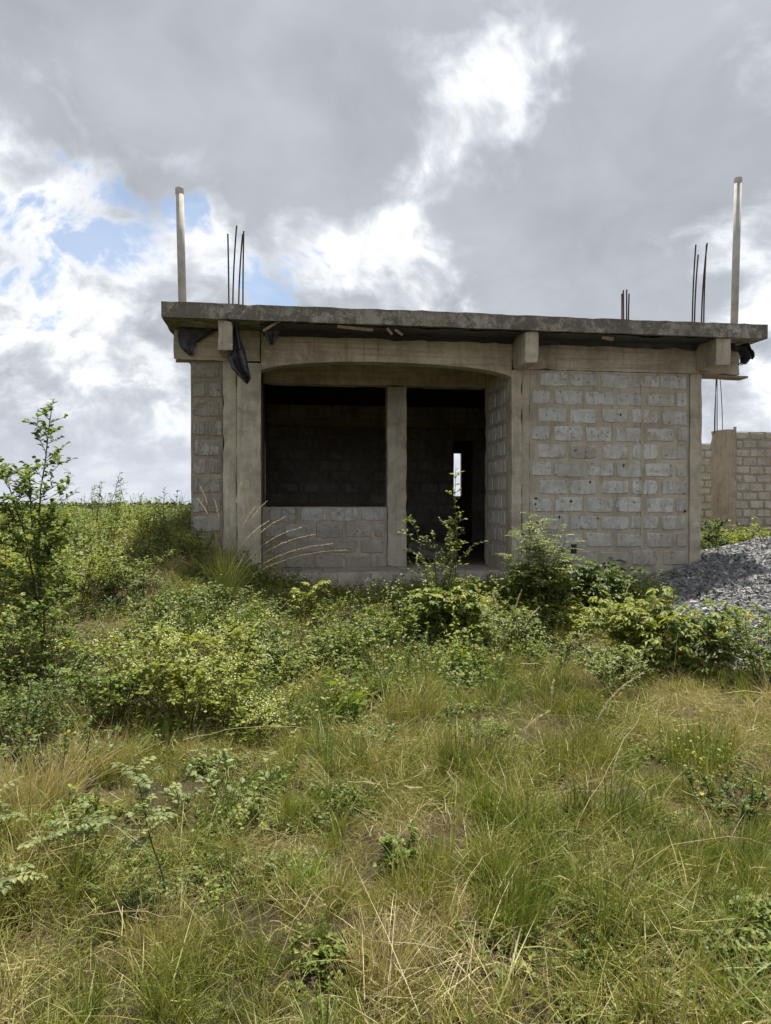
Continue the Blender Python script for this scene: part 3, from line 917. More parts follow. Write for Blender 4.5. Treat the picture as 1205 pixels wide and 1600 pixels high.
def curve_pts(r, p0, d0, L, n, wob, up=0.0, droop=0.0):
    pts = [p0.copy()]; d_ = d0.normalized()
    for i in range(n):
        d_ = (d_ + Vector((r.gauss(0, wob), r.gauss(0, wob), r.gauss(0, wob) + up - droop * i / n))).normalized()
        pts.append(pts[-1] + d_ * (L / n))
    return pts

def at_pts(pts, f):
    x = f * (len(pts) - 1); i = min(int(x), len(pts) - 2); t = x - i
    return pts[i] * (1 - t) + pts[i + 1] * t, (pts[i + 1] - pts[i]).normalized()

def shrub(name, label, cat, x, y, H, spread, seed, leaf='leaf', stems=5, branch=7, leaf_len=0.05, leaf_w=0.03, per=9, style='simple',
          stem_r=0.006, twig_len=0.35, low=0.25, lean=(0, 0), group=None, flowers=0, extra=None, single=False, bark='stem', zoff=-0.03, droop=0.1, up=0.05):
    r = random.Random(seed)
    base = Vector((x, y, ground_z(x, y) + zoff))
    e = empty(name, base)
    tag(e, label, cat, group)
    S, F, FL, EX = Geo(), Geo(), Geo(), Geo()
    leaves_single = []
    def put_leaf(q, dr, L, w, nrm, lv):
        g = EX if (extra and r.random() < extra[1]) else F
        if single:
            leaves_single.append((q, dr, L, w, nrm, lv))
        else:
            g.leaf(q, dr, L, w, nrm, lv, droop=r.uniform(0, .35), fold=r.uniform(.05, .35))
    def leaf_twig(pts, f0=0.15):
        L = sum((pts[i + 1] - pts[i]).length for i in range(len(pts) - 1))
        for k in range(per):
            f = f0 + (1 - f0) * (k + r.random() * 0.7) / per
            q, t_ = at_pts(pts, min(f, 0.999))
            lv = min(1, max(0, r.gauss(0.48, 0.22)))
            if style == 'simple':
                out = (t_ * r.uniform(.1, .8) + rdir(r, r.uniform(-.2, .5)) * 0.9).normalized()
                put_leaf(q, out, leaf_len * r.uniform(.6, 1.25), leaf_w * r.uniform(.65, 1.2), Vector((r.gauss(0, .45), r.gauss(0, .45), 1)), lv)
            elif style == 'palmate':
                pd = (t_ * .5 + rdir(r, r.uniform(0, .6))).normalized()
                pl = leaf_len * r.uniform(.5, 1.1)
                c = q + pd * pl
                S.tube([q, c], 0.0016, 0.0012, 3)
                axis_ = Vector((pd.x, pd.y, 0.02)).normalized()
                nf = r.choice((5, 5, 6, 7))
                for m in range(nf):
                    an = (m - (nf - 1) / 2) * 0.62
                    dd = Matrix.Rotation(an, 3, 'Z') @ axis_
                    dd = Vector((dd.x, dd.y, r.uniform(-.55, .05)))
                    put_leaf(c, dd, leaf_len * r.uniform(.8, 1.2) * (1 - .12 * abs(m - (nf - 1) / 2)), leaf_w * r.uniform(.8, 1.15), Vector((r.gauss(0, .25), r.gauss(0, .25), 1)), min(1, max(0, lv + r.gauss(0, .06))))
            elif style == 'pinnate':
                pd = (t_ * .35 + rdir(r, r.uniform(-.1, .35))).normalized()
                n_ = r.randint(4, 6)
                rl = leaf_len * n_ * 0.62
                rp = curve_pts(r, q, pd, rl, 4, .05, droop=.2)
                S.tube(rp, 0.0015, 0.0008, 3)
                for m in range(n_):
                    qq, tt = at_pts(rp, (m + 0.6) / n_)
                    sd = tt.cross(Vector((0, 0, 1))).normalized()
                    for sg in (-1, 1):
                        put_leaf(qq, sd * sg + tt * .45 + Vector((0, 0, r.uniform(-.25, .2))), leaf_len * r.uniform(.75, 1.1), leaf_w * r.uniform(.8, 1.1), Vector((r.gauss(0, .2), r.gauss(0, .2), 1)), min(1, max(0, lv + r.gauss(0, .08))))
                put_leaf(rp[-1], tt, leaf_len, leaf_w, Vector((0, 0, 1)), lv)
    for s in range(stems):
        a = 2 * math.pi * (s + r.random() * .8) / stems
        off = Vector((math.cos(a), math.sin(a), 0)) * spread * (0.12 if stems > 1 else 0)
        k = spread / H if stems > 1 else 0.03
        d0 = Vector((math.cos(a) * k * r.uniform(.35, 1.15) + lean[0], math.sin(a) * k * r.uniform(.35, 1.15) + lean[1], 1))
        hh = H * r.uniform(.72, 1.0) if s else H
        L = hh * math.sqrt(1 + (d0.x ** 2 + d0.y ** 2) * 0.5)
        pts = curve_pts(r, off, d0, L, 9, .07 if stems > 1 else .045, up=up)
        S.tube(pts, stem_r, stem_r * .3, 5)
        for b in range(branch):
            f = low + (0.98 - low) * (b + r.random()) / branch
            q, t_ = at_pts(pts, f)
            bd = (rdir(r, 0) * 0.9 + t_ * r.uniform(.35, .8)).normalized()
            bl = twig_len * (1.15 - 0.75 * f) * r.uniform(.6, 1.2)
            bp = curve_pts(r, q, bd, bl, 5, .11, up=0.02, droop=droop)
            S.tube(bp, stem_r * .42 * (1.2 - f * .6), stem_r * .15, 3)
            leaf_twig(bp)
            if bl > 0.2:
                for _ in range(2):
                    q2, t2 = at_pts(bp, r.uniform(.3, .8))
                    bp2 = curve_pts(r, q2, (t2 + rdir(r, .2) * .8), bl * .5, 4, .12, droop=droop)
                    S.tube(bp2, stem_r * .2, stem_r * .1, 3)
                    leaf_twig(bp2)
            if flowers and r.random() < flowers and f > 0.45:
                c = bp[-1]
                for _ in range(26):
                    fp = c + Vector((r.gauss(0, .03), r.gauss(0, .03), r.gauss(0.02, .022)))
                    FL.leaf(fp, rdir(r, r.uniform(-.2, 1)), r.uniform(.008, .016), .009, Vector((r.gauss(0, 1), r.gauss(0, 1), 1)), r.random())
        leaf_twig(pts[-4:], 0.0)
    S.obj('stems', bark, e)
    if single:
        for (q, dr, L, w, nrm, lv) in leaves_single:
            g = Geo()
            g.leaf(Vector((0, 0, 0)), dr, L, w, nrm, lv, droop=r.uniform(0, .3), fold=r.uniform(.05, .3))
            lo = g.obj('leaf', leaf, e)
            lo.location = q
    else:
        o = F.obj('foliage', leaf, e); o['kind'] = 'stuff'
    if EX.v:
        o = EX.obj('yellow_leaves', extra[0], e); o['kind'] = 'stuff'; o['label'] = 'leaves turned yellow'
    if FL.v:
        o = FL.obj('flowers', 'flower', e); o['kind'] = 'stuff'
    return e

def px(x, D):
    """ground position under the photo column x at a distance D"""
    return (x - 602) / 1150 * D, D

# ---------------------------------------------------------------- grass and herbs that nobody could count
def clump_object(name, builder, mat):
    g = Geo(); builder(g)
    me = bpy.data.meshes.new(name)
    me.from_pydata([tuple(v) for v in g.v], [], g.f)
    at = me.attributes.new('lv', 'FLOAT', 'POINT')
    at.data.foreach_set('value', np.asarray(g.lv, dtype=np.float32))
    me.materials.append(M[mat])
    return bpy.data.objects.new(name, me)

def grass_builder(seed, n, rad, h0, h1, w, lean, straight=1.8):
    def f(g):
        r = random.Random(seed)
        for _ in range(n):
            a = r.uniform(0, 6.283); q = rad * math.sqrt(r.random())
            g.blade(Vector((math.cos(a) * q, math.sin(a) * q, -0.02)), r.uniform(h0, h1), rdir(r), abs(r.gauss(0, lean)) + .05, w * r.uniform(.6, 1.3), r.random(), 4, r.uniform(1.3, straight + .6), rdir(r))
    return f
def litter_builder(seed, n, rad):
    def f(g):
        r = random.Random(seed)
        for _ in range(n):
            a = r.uniform(0, 6.283); q = rad * math.sqrt(r.random())
            z = r.uniform(0.0, 0.09)
            d_ = rdir(r, r.uniform(-.25, .7)).normalized()
            L = r.uniform(.03, .12)
            p0 = Vector((math.cos(a) * q, math.sin(a) * q, z))
            pts = curve_pts(r, p0, d_, L, 3, .30)
            w = r.uniform(.0005, .0013); s = d_.cross(rdir(r, .3)).normalized() * w
            vs_ = []
            for q2 in pts: vs_ += [q2 - s, q2 + s]
            g.add(vs_, [(0, 1, 3, 2), (2, 3, 5, 4), (4, 5, 7, 6)], r.random())
    return f
def herb_builder(seed, n, rad, h0, h1, ll, lw):
    def f(g):
        r = random.Random(seed)
        for _ in range(n):
            a = r.uniform(0, 6.283); q = rad * math.sqrt(r.random())
            b = Vector((math.cos(a) * q, math.sin(a) * q, -0.01))
            H = r.uniform(h0, h1)
            pts = curve_pts(r, b, Vector((r.gauss(0, .35), r.gauss(0, .35), 1)), H, 4, .12)
            g.tube(pts, .002, .001, 3, 0.3)
            base_lv = r.random()
            for k in range(r.randint(8, 15)):
                q2, t2 = at_pts(pts, r.uniform(.25, .999))
                g.leaf(q2, (rdir(r, r.uniform(-.2, .5)) + t2 * .25), ll * r.uniform(.5, 1.25), lw * r.uniform(.6, 1.2), Vector((r.gauss(0, .4), r.gauss(0, .4), 1)), min(1, max(0, base_lv * .5 + r.random() * .5)), r.uniform(0, .4))
    return f

def make_collection(name, objs):
    c = bpy.data.collections.new(name)
    for o in objs: c.objects.link(o)
    return c

def both(*fs):
    def f(g):
        for q in fs: q(g)
    return f
def patch_builder(seed, groups):
    """a patch of turf: several tussocks of uneven height plus loose straw"""
    def f(g):
        r = random.Random(seed)
        for (n_t, n_b, h0, h1, w, lean, rad) in groups:
            for _ in range(n_t):
                a = r.uniform(0, 6.283); q = .20 * math.sqrt(r.random())
                c = Vector((math.cos(a) * q, math.sin(a) * q, -.02))
                hk = r.uniform(.6, 1.25); tone = r.random(); ld = rdir(r) * .5
                for _ in range(n_b):
                    a2 = r.uniform(0, 6.283); q2 = rad * math.sqrt(r.random())
                    out = Vector((math.cos(a2), math.sin(a2), 0))
                    g.blade(c + out * q2, r.uniform(h0, h1) * hk, (out * .5 + rdir(r) * .6 + ld).normalized(), abs(r.gauss(.1, lean)), w * r.uniform(.6, 1.3), min(1, max(0, tone * .6 + r.random() * .4)), 3, r.uniform(1.3, 2.3), rdir(r))
    return f
GR = [clump_object('grass_patch', both(patch_builder(10 + k, [(8, 26, .06, .20, .0040, .75, .030), (22, 4, .03, .10, .0044, 1.1, .06), (6, 3, .13, .26, .0024, .6, .05)]), litter_builder(20 + k, 80, .22)), 'grass') for k in range(7)]
LU = [clump_object('lush_patch', patch_builder(40 + k, [(5, 42, .08, .26, .0044, .5, .030), (14, 4, .04, .14, .0044, 1.0, .05)]), 'lush_grass') for k in range(6)]
DR = [clump_object('dry_patch', both(patch_builder(70 + k, [(7, 26, .05, .17, .0026, 1.0, .040), (14, 4, .03, .10, .0030, 1.1, .06)]), litter_builder(80 + k, 170, .24)), 'dry_grass') for k in range(6)]
HB = [clump_object('herb_clump', herb_builder(100 + k, n, .17, .05, h, ll, ll * .58), m) for k, (m, n, h, ll) in enumerate((('leaf', 22, .24, .026), ('leaf_pale', 26, .18, .02), ('leaf_yellow', 18, .26, .03), ('leaf', 26, .14, .017), ('leaf', 26, .18, .022), ('leaf_yellow', 14, .36, .020), ('leaf_pale', 14, .34, .032), ('leaf_dark', 20, .2, .024)))]
BR = [clump_object('broad_clump', herb_builder(130 + k, n, .17, .10, h, ll, lw), m) for k, (m, n, h, ll, lw) in enumerate((('leaf', 10, .30, .042, .026), ('leaf_pale', 10, .26, .05, .02), ('leaf_yellow', 10, .36, .045, .03), ('leaf_yellow', 9, .40, .055, .017), ('leaf', 7, .26, .065, .04)))]
CL = [clump_object('clover_clump', herb_builder(160 + k, 40, .16, .03, .09, .022, .017), m) for k, m in enumerate(('leaf', 'leaf_pale', 'leaf'))]

def nz(x, y, s, o):
    return mnoise.noise(Vector((x * s + o, y * s - o, o * .7)))

def in_view(x, y):
    return 1.5 < y < 15 and abs(x) < 0.60 * y + 0.8

def outside_house(x, y):
    u, v = to_house(x, y)
    return not (-2.6 < u < 4.66 and v > (-0.08 if -1.7 < u < 1.75 else -0.02))

def scatter(name, label, cat, coll, dens_fn, scale_fn, seed, smin=.75, smax=1.25, tilt=.10):
    """points on the terrain carrying instances; density per square metre from dens_fn(x, y)"""
    r = random.Random(seed)
    pts, rots, scs = [], [], []
    cell = 0.2
    for iy in range(int(1.4 / cell), int(15 / cell)):
        yy = (iy + .5) * cell
        X = 0.60 * yy + 0.8
        for ix in range(int(-X / cell) - 1, int(X / cell) + 1):
            xx = (ix + .5) * cell
            dn = dens_fn(xx, yy)
            if dn <= 0: continue
            k = dn * cell * cell
            k = int(k) + (r.random() < k - int(k))
            for _ in range(k):
                x, y = xx + r.uniform(-.5, .5) * cell, yy + r.uniform(-.5, .5) * cell
                if not outside_house(x, y): continue
                if x > 2.4 and heap_h(x, y) > ground_z(x, y) + .02: continue
                pts.append((x, y, ground_z(x, y)))
                sx = max(-.8, min(.8, (ground_z(x + .15, y) - ground_z(x - .15, y)) / .3)); sy = max(-.8, min(.8, (ground_z(x, y + .15) - ground_z(x, y - .15)) / .3))
                nrm = Vector((-sx + r.gauss(0, tilt), -sy + r.gauss(0, tilt), 1)).normalized()
                eu = (nrm.to_track_quat('Z', 'Y').to_matrix() @ Matrix.Rotation(r.uniform(0, 6.283), 3, 'Z')).to_euler()
                rots.append((eu.x, eu.y, eu.z))
                s = scale_fn(x, y) * r.uniform(smin, smax)
                scs.append((s, s, s * r.uniform(.85, 1.15)))
    me = bpy.data.meshes.new(name)
    me.from_pydata(pts, [], [])
    a = me.attributes.new('rot', 'FLOAT_VECTOR', 'POINT'); a.data.foreach_set('vector', np.asarray(rots, dtype=np.float32).ravel())
    a = me.attributes.new('scl', 'FLOAT_VECTOR', 'POINT'); a.data.foreach_set('vector', np.asarray(scs, dtype=np.float32).ravel())
    o = link(bpy.data.objects.new(name, me))
    tag(o, label, cat, kind='stuff')
    ng = bpy.data.node_groups.new(name + '_nodes', 'GeometryNodeTree')
    ng.interface.new_socket('Geometry', in_out='INPUT', socket_type='NodeSocketGeometry')
    ng.interface.new_socket('Geometry', in_out='OUTPUT', socket_type='NodeSocketGeometry')
    gi = ng.nodes.new('NodeGroupInput'); go = ng.nodes.new('NodeGroupOutput')
    ci = ng.nodes.new('GeometryNodeCollectionInfo'); ci.inputs['Collection'].default_value = coll
    ci.inputs['Separate Children'].default_value = True; ci.inputs['Reset Children'].default_value = True
    ip = ng.nodes.new('GeometryNodeInstanceOnPoints'); ip.inputs['Pick Instance'].default_value = True
    rv = ng.nodes.new('FunctionNodeRandomValue'); rv.data_type = 'INT'
    rv.inputs[4].default_value = 0; rv.inputs[5].default_value = len(coll.objects) - 1
    rv.inputs['Seed'].default_value = seed
    na = ng.nodes.new('GeometryNodeInputNamedAttribute'); na.data_type = 'FLOAT_VECTOR'; na.inputs[0].default_value = 'rot'
    ns = ng.nodes.new('GeometryNodeInputNamedAttribute'); ns.data_type = 'FLOAT_VECTOR'; ns.inputs[0].default_value = 'scl'
    er = ng.nodes.new('FunctionNodeEulerToRotation')
    L = ng.links.new
    L(gi.outputs[0], ip.inputs['Points']); L(ci.outputs[0], ip.inputs['Instance']); L(rv.outputs[2], ip.inputs['Instance Index'])
    L(na.outputs[0], er.inputs[0]); L(er.outputs[0], ip.inputs['Rotation']); L(ns.outputs[0], ip.inputs['Scale'])
    L(ip.outputs[0], go.inputs[0])
    md = o.modifiers.new('scatter', 'NODES'); md.node_group = ng
    return o

def mound(x, y):
    """1 on the weedy mound at the left and along the house, 0 in the open grass"""
    a = smoothstep(4.7, 6.4, y + 0.9 * nz(x, y, 1.3, 3) + 0.3 * nz(x, y, 4, 6)) * smoothstep(0.2, -1.0, x - 0.1 * (y - 5))
    b = smoothstep(6.2, 7.8, y + 0.9 * nz(x, y, 1.4, 8))
    return max(a, b)
def bare(x, y):
    return max(math.exp(-((x - 1.10) ** 2 + (y - 2.28) ** 2) / .02), .9 * math.exp(-((x + 2.75) ** 2 + (y - 7.6) ** 2) / .12), .85 * math.exp(-((x + 1.75) ** 2 + (y - 6.9) ** 2) / .06))
def d_grass(x, y):
    m = mound(x, y)
    k = 0.6 + 1.1 * nz(x, y, 1.5, 5) + .6 * nz(x, y, 4, 2)
    return max(0.5, min(1.2, k + .15)) * (20 if y < 5 else 17) * (1 - .62 * m) * (1 - bare(x, y))
def d_lush(x, y):
    m = mound(x, y)
    k = 1.7 * nz(x, y, 1.5, 21) + .22 + 0.40 * smoothstep(-.3, 1.2, x)
    return max(0, min(1, k)) * 11 * (1 - .7 * m)
def d_dry(x, y):
    m = mound(x, y)
    k = .55 - 1.0 * nz(x, y, 1.5, 21) + .6 * nz(x, y, 3, 31)
    return max(0.25, min(1.0, k - .15 * smoothstep(-.5, 1.5, x))) * 12 * (1 - .35 * m) * (1 - .5 * bare(x, y))
def d_herb(x, y):
    m = mound(x, y)
    k = max(.18, min(1, .62 + 1.5 * nz(x, y, 1.9, 44)))
    return (36 * m * k + (1 + 26 * max(0, nz(x, y, 1.7, 50) - .08)) * smoothstep(3.2, 3.8, y)) * (1 - bare(x, y))
def d_broad(x, y):
    m = mound(x, y)
    k = max(.0, min(1, .3 + 1.6 * nz(x, y, 1.0, 61)))
    return 20 * m * k * (1 - bare(x, y))
def d_clover(x, y):
    k = max(0, min(1, smoothstep(.35, 1.0, x + .3 * nz(x, y, 2, 3)) * smoothstep(3.1, 2.6, y + .2 * nz(x, y, 2, 9))))
    return 55 * k * (1 - bare(x, y)) + 40 * max(0, nz(x, y, 1.6, 71) - .08)

hs = lambda x, y: min(1.45, max(.4, 0.92 + .5 * nz(x, y, 1.2, 12) + 1.2 * nz(x, y, 3.9, 17)))
scatter('meadow_grass', 'fine green and yellowing meadow grass covering the foreground', 'grass', make_collection('grass_source', GR), d_grass, lambda x, y: hs(x, y), 1)
scatter('lush_grass', 'patches of fresher long green grass in the meadow', 'grass', make_collection('lush_source', LU), d_lush, lambda x, y: hs(x, y) * 1.0, 2)
scatter('dry_grass', 'tangled straw coloured dry grass among the green', 'grass', make_collection('dry_source', DR), d_dry, lambda x, y: hs(x, y) * 1.05, 3, tilt=.14)
scatter('low_weeds', 'low leafy weeds covering the mound and the foot of the house', 'weeds', make_collection('herb_source', HB), d_herb, lambda x, y: max(.45, 1.0 + .4 * nz(x, y, 1, 5) + 1.1 * nz(x, y, 3.4, 15)), 4)
scatter('broad_weeds', 'taller broad leaved weeds mixed over the mound', 'weeds', make_collection('broad_source', BR), d_broad, lambda x, y: max(.5, .95 + .4 * nz(x, y, 1, 7) + .9 * nz(x, y, 3, 25)), 5)
scatter('clover', 'small leaved creeping ground cover near the bottom right', 'ground cover', make_collection('clover_source', CL), d_clover, lambda x, y: 1.0, 6)

# ---------------------------------------------------------------- shrubs and saplings, each its own thing
X, Y = px(66, 6.4)
shrub('sapling', 'tall thin sapling with sparse small leaves against the sky at the left edge', 'sapling', X, Y, 2.42, .07, 17, 'leaf', stems=3, branch=34, leaf_len=.056, leaf_w=.036, per=9, stem_r=.013, twig_len=.45, low=.22, lean=(-.02, 0), bark='bark', droop=0.0)
LOW = [  # name, label, x, D, H, spread, leaf, leaf_len, leaf_w, style, stems, branch, per
    ('flowering_bush', 'sprawling pale green bush with cream flower heads below the mound', 290, 5.3, .74, .62, 'leaf_yellow', .056, .036, 'simple', 13, 9, 9, .9, None),
    ('flowering_bush', 'low bush with cream flowers at the lower right end of the sprawling bush', 395, 4.95, .42, .34, 'leaf_yellow', .046, .03, 'simple', 8, 7, 8, .45, None),
    ('leafy_bush', 'dense low green bush left of the sprawling flowering bush', 175, 5.3, .52, .5, 'leaf', .05, .032, 'simple', 10, 8, 9, 0, None),
    ('leafy_bush', 'dark leafy bush around the foot of the tall thin sapling', 40, 6.0, .82, .55, 'leaf', .045, .028, 'simple', 11, 9, 8, 0, None),
    ('leafy_bush', 'yellowish leafy bush at the left edge of the mound', 15, 7.4, .85, .6, 'leaf_yellow', .045, .03, 'simple', 11, 9, 8, 0, None),
    ('leafy_bush', 'yellowish bush on the mound right of the tall thin sapling', 130, 7.6, .62, .55, 'leaf_yellow', .042, .027, 'simple', 10, 8, 8, 0, None),
    ('leafy_bush', 'small green bush on the upper left slope of the mound', 70, 9.2, .5, .55, 'leaf', .045, .03, 'simple', 9, 8, 8, 0, None),
    ('leafy_bush', 'pale green bush spreading below the window at the mound foot', 450, 6.7, .42, .5, 'leaf_pale', .045, .028, 'simple', 10, 8, 9, 0, None),
    ('leafy_bush', 'green bush with a bare stem in front of the sill wall', 530, 7.1, .52, .42, 'leaf', .055, .034, 'simple', 8, 8, 8, 0, None),
    ('leafy_bush', 'small pale bush left of the bush with a bare stem', 385, 7.0, .38, .45, 'leaf_pale', .04, .026, 'simple', 9, 7, 9, 0, None),
    ('leafy_bush', 'broad leaved bush standing in front of the doorway', 705, 8.0, .48, .46, 'leaf', .085, .042, 'palmate', 8, 6, 3, 0, ('leaf_turning', .012)),
    ('leafy_bush', 'light green bush right of the doorway shrub', 790, 7.7, .50, .42, 'leaf_pale', .06, .032, 'simple', 8, 8, 8, 0, None),
    ('leafy_bush', 'low green bush between sill wall and doorway', 625, 7.7, .42, .40, 'leaf', .055, .034, 'simple', 8, 7, 8, 0, None),
    ('dark_bush', 'green bush shaded by the roof against the right column', 830, 8.75, .60, .50, 'leaf', .085, .034, 'palmate', 8, 7, 3, 0, None),
    ('dark_bush', 'dark shaded bush at the foot of the right block wall', 935, 8.9, .55, .55, 'leaf_dark', .09, .034, 'palmate', 8, 7, 3, 0, ('leaf_turning', .015)),
    ('cassava_bush', 'bright green bush with drooping fingered leaves before the gravel', 1000, 7.0, .72, .5, 'leaf_yellow', .095, .034, 'palmate', 8, 7, 3, 0, None),
    ('cassava_bush', 'leaning bush with orange turning leaves in front of the gravel heap', 1090, 6.85, .78, .42, 'leaf', .095, .036, 'palmate', 6, 6, 3, 0, ('leaf_turning', .07)),
    ('pale_bush', 'whitish green small leaved bush at the edge of the open grass', 960, 6.1, .50, .40, 'leaf_pale', .046, .028, 'simple', 9, 8, 8, 0, None),
    ('leafy_bush', 'green bush with a few yellow leaves at the right edge', 1195, 6.3, .66, .38, 'leaf', .06, .032, 'simple', 7, 8, 7, 0, ('leaf_turning', .04)),
    ('leafy_bush', 'small green bush in front of the doorway bush', 860, 6.9, .36, .42, 'leaf', .045, .028, 'simple', 8, 7, 8, 0, None),
    ('dark_bush', 'dark shrub squeezed between the house corner and the far wall', 1108, 12.2, .95, .30, 'leaf_dark', .07, .042, 'simple', 6, 9, 8, 0, None),
    ('leafy_bush', 'yellow green bush at the foot of the far block wall', 1160, 13.6, .55, .6, 'leaf_yellow', .07, .04, 'simple', 9, 7, 8, 0, None),
    ('leafy_bush', 'green bush near the right edge before the far block wall', 1235, 13.2, .6, .6, 'leaf_yellow', .07, .04, 'simple', 9, 7, 8, 0, None),
    ('leafy_bush', 'dark twiggy bush low at the left edge of the meadow', 20, 4.7, .55, .42, 'leaf_dark', .045, .028, 'simple', 10, 8, 5, 0, None),
    ('leafy_bush', 'sparse bush with yellow leaf specks at the left edge below the twiggy one', 95, 4.25, .38, .36, 'leaf', .04, .026, 'simple', 8, 7, 5, 0, ('leaf_turning', .02)),
    ('leafy_bush', 'small green bush left of the thin foreground seedling', 110, 3.45, .24, .26, 'leaf', .04, .026, 'simple', 8, 6, 6, 0, None),
    ('leafy_bush', 'dark low weed patch near the right edge of the meadow', 1150, 3.85, .26, .34, 'leaf_dark', .035, .024, 'simple', 10, 6, 7, 0, ('leaf_turning', .02)),
    ('leafy_bush', 'yellow green bush on the mound crest left of the plumed grass', 235, 9.6, .42, .5, 'leaf_yellow', .045, .03, 'simple', 9, 8, 8, 0, None),
    ('leafy_bush', 'low bush on the mound crest beneath the podded weed', 165, 9.7, .42, .55, 'leaf', .045, .03, 'simple', 9, 8, 8, 0, None),
    ('leafy_bush', 'low yellow green bush against the left block return', 300, 9.0, .36, .42, 'leaf_yellow', .045, .03, 'simple', 9, 8, 8, 0, None),
    ('leafy_bush', 'grey green bush on the middle of the mound slope', 200, 7.9, .40, .5, 'leaf_pale', .042, .028, 'simple', 9, 8, 8, 0, None),
    ('leafy_bush', 'grey green bush on the slope below the left pillar', 330, 7.7, .36, .48, 'leaf_pale', .042, .028, 'simple', 9, 8, 8, 0, None),
    ('pale_bush', 'small pale herb standing alone in the middle grass', 578, 4.75, .24, .2, 'leaf_pale', .04, .022, 'simple', 5, 6, 7, 0, None),
    ('leafy_bush', 'small leafy plant among the grass below the middle', 625, 3.25, .16, .14, 'leaf', .045, .03, 'simple', 5, 5, 6, 0, None),
]
for i, (nm, lb, xx, D, H, sp, lf, ll, lw, st, ns, nb, per, fl, ex) in enumerate(LOW):
    X, Y = px(xx, D)
    fine = .74 if st == 'simple' else .9
    shrub(nm, lb, 'bush', X, Y, H, sp, 200 + i * 7, lf, stems=ns, branch=nb, leaf_len=ll * fine, leaf_w=lw * fine, per=int(per * 1.5) if st == 'simple' else per + 1, style=st, stem_r=.006, twig_len=min(.42, H * .55), low=.12, group='bushes around the house', flowers=fl, extra=ex)
X, Y = px(688, 8.45)
shrub('doorway_shrub', 'slender upright shrub with light leaves growing before the doorway', 'shrub', X, Y, 1.22, .30, 31, 'leaf_pale', stems=4, branch=10, leaf_len=.052, leaf_w=.03, per=6, stem_r=.009, twig_len=.42, low=.2, lean=(.03, 0), droop=.02, group='shrubs against the front')
X, Y = px(700, 8.5)
shrub('doorway_shrub', 'single tall shoot leaning right across the far bright opening', 'shrub', X, Y, 1.75, .1, 32, 'leaf_yellow', stems=1, branch=14, leaf_len=.05, leaf_w=.03, per=6, stem_r=.008, twig_len=.22, low=.4, lean=(.15, 0), droop=0, group='shrubs against the front')
X, Y = px(846, 8.5)
shrub('layered_shrub', 'feathery light green shrub in front of the right column', 'shrub', X, Y, 1.22, .34, 33, 'leaf_pale', stems=5, branch=11, leaf_len=.045, leaf_w=.024, per=3, style='pinnate', stem_r=.008, twig_len=.4, low=.3, droop=.05, group='shrubs against the front')
X, Y = px(474, 8.2)
shrub('seedling', 'small yellow green seedling in front of the sill wall', 'seedling', X, Y, .52, .1, 34, 'leaf_yellow', stems=2, branch=5, leaf_len=.07, leaf_w=.032, per=3, style='palmate', stem_r=.005, twig_len=.14, low=.5)
for i, (xx, D, H, sp, lb) in enumerate(((152, 10.4, 1.02, .22, 'tall dark weed with hanging pods on the mound skyline'), (262, 10.2, .72, .28, 'feathery weed on the skyline beside the house corner'), (205, 10.9, .62, .25, 'short weed on the skyline between the two taller ones'), (120, 10.3, .62, .25, 'short leafy weed on the skyline left of the podded weed'), (20, 10.0, .62, .3, 'low weed on the skyline at the left edge'), (178, 10.2, .85, .12, 'thin upright weed just right of the podded weed'), (235, 10.5, .60, .16, 'thin weed left of the feathery skyline weed'), (90, 10.6, .55, .2, 'thin weed on the skyline right of the tall thin sapling'))):
    X, Y = px(xx, D)
    shrub('skyline_weed', lb, 'weed', X, Y, H, sp, 60 + i, 'leaf_dark' if i == 0 else 'leaf', stems=4, branch=8, leaf_len=.07 if i == 0 else .045, leaf_w=.02, per=4, stem_r=.006, twig_len=.18, low=.3, droop=.25 if i == 0 else .0, group='weeds on the mound skyline')
X, Y = px(262, 2.95)
shrub('foreground_sapling', 'thin dark stemmed seedling with grey green leaves in the left foreground', 'seedling', X, Y, .60, .05, 41, 'leaf_pale', stems=1, branch=8, leaf_len=.030, leaf_w=.018, per=2, style='pinnate', stem_r=.0045, twig_len=.07, low=.45, lean=(-.20, 0), single=True, bark='bark', droop=0)
X, Y = px(-45, 3.05)
shrub('foreground_fronds', 'low arching fronds with oval grey green leaflets at the left edge', 'plant', X, Y, .26, .55, 43, 'leaf_pale', stems=7, branch=5, leaf_len=.036, leaf_w=.021, per=2, style='pinnate', stem_r=.004, twig_len=.12, low=.3, single=True, droop=.1, up=-.03)

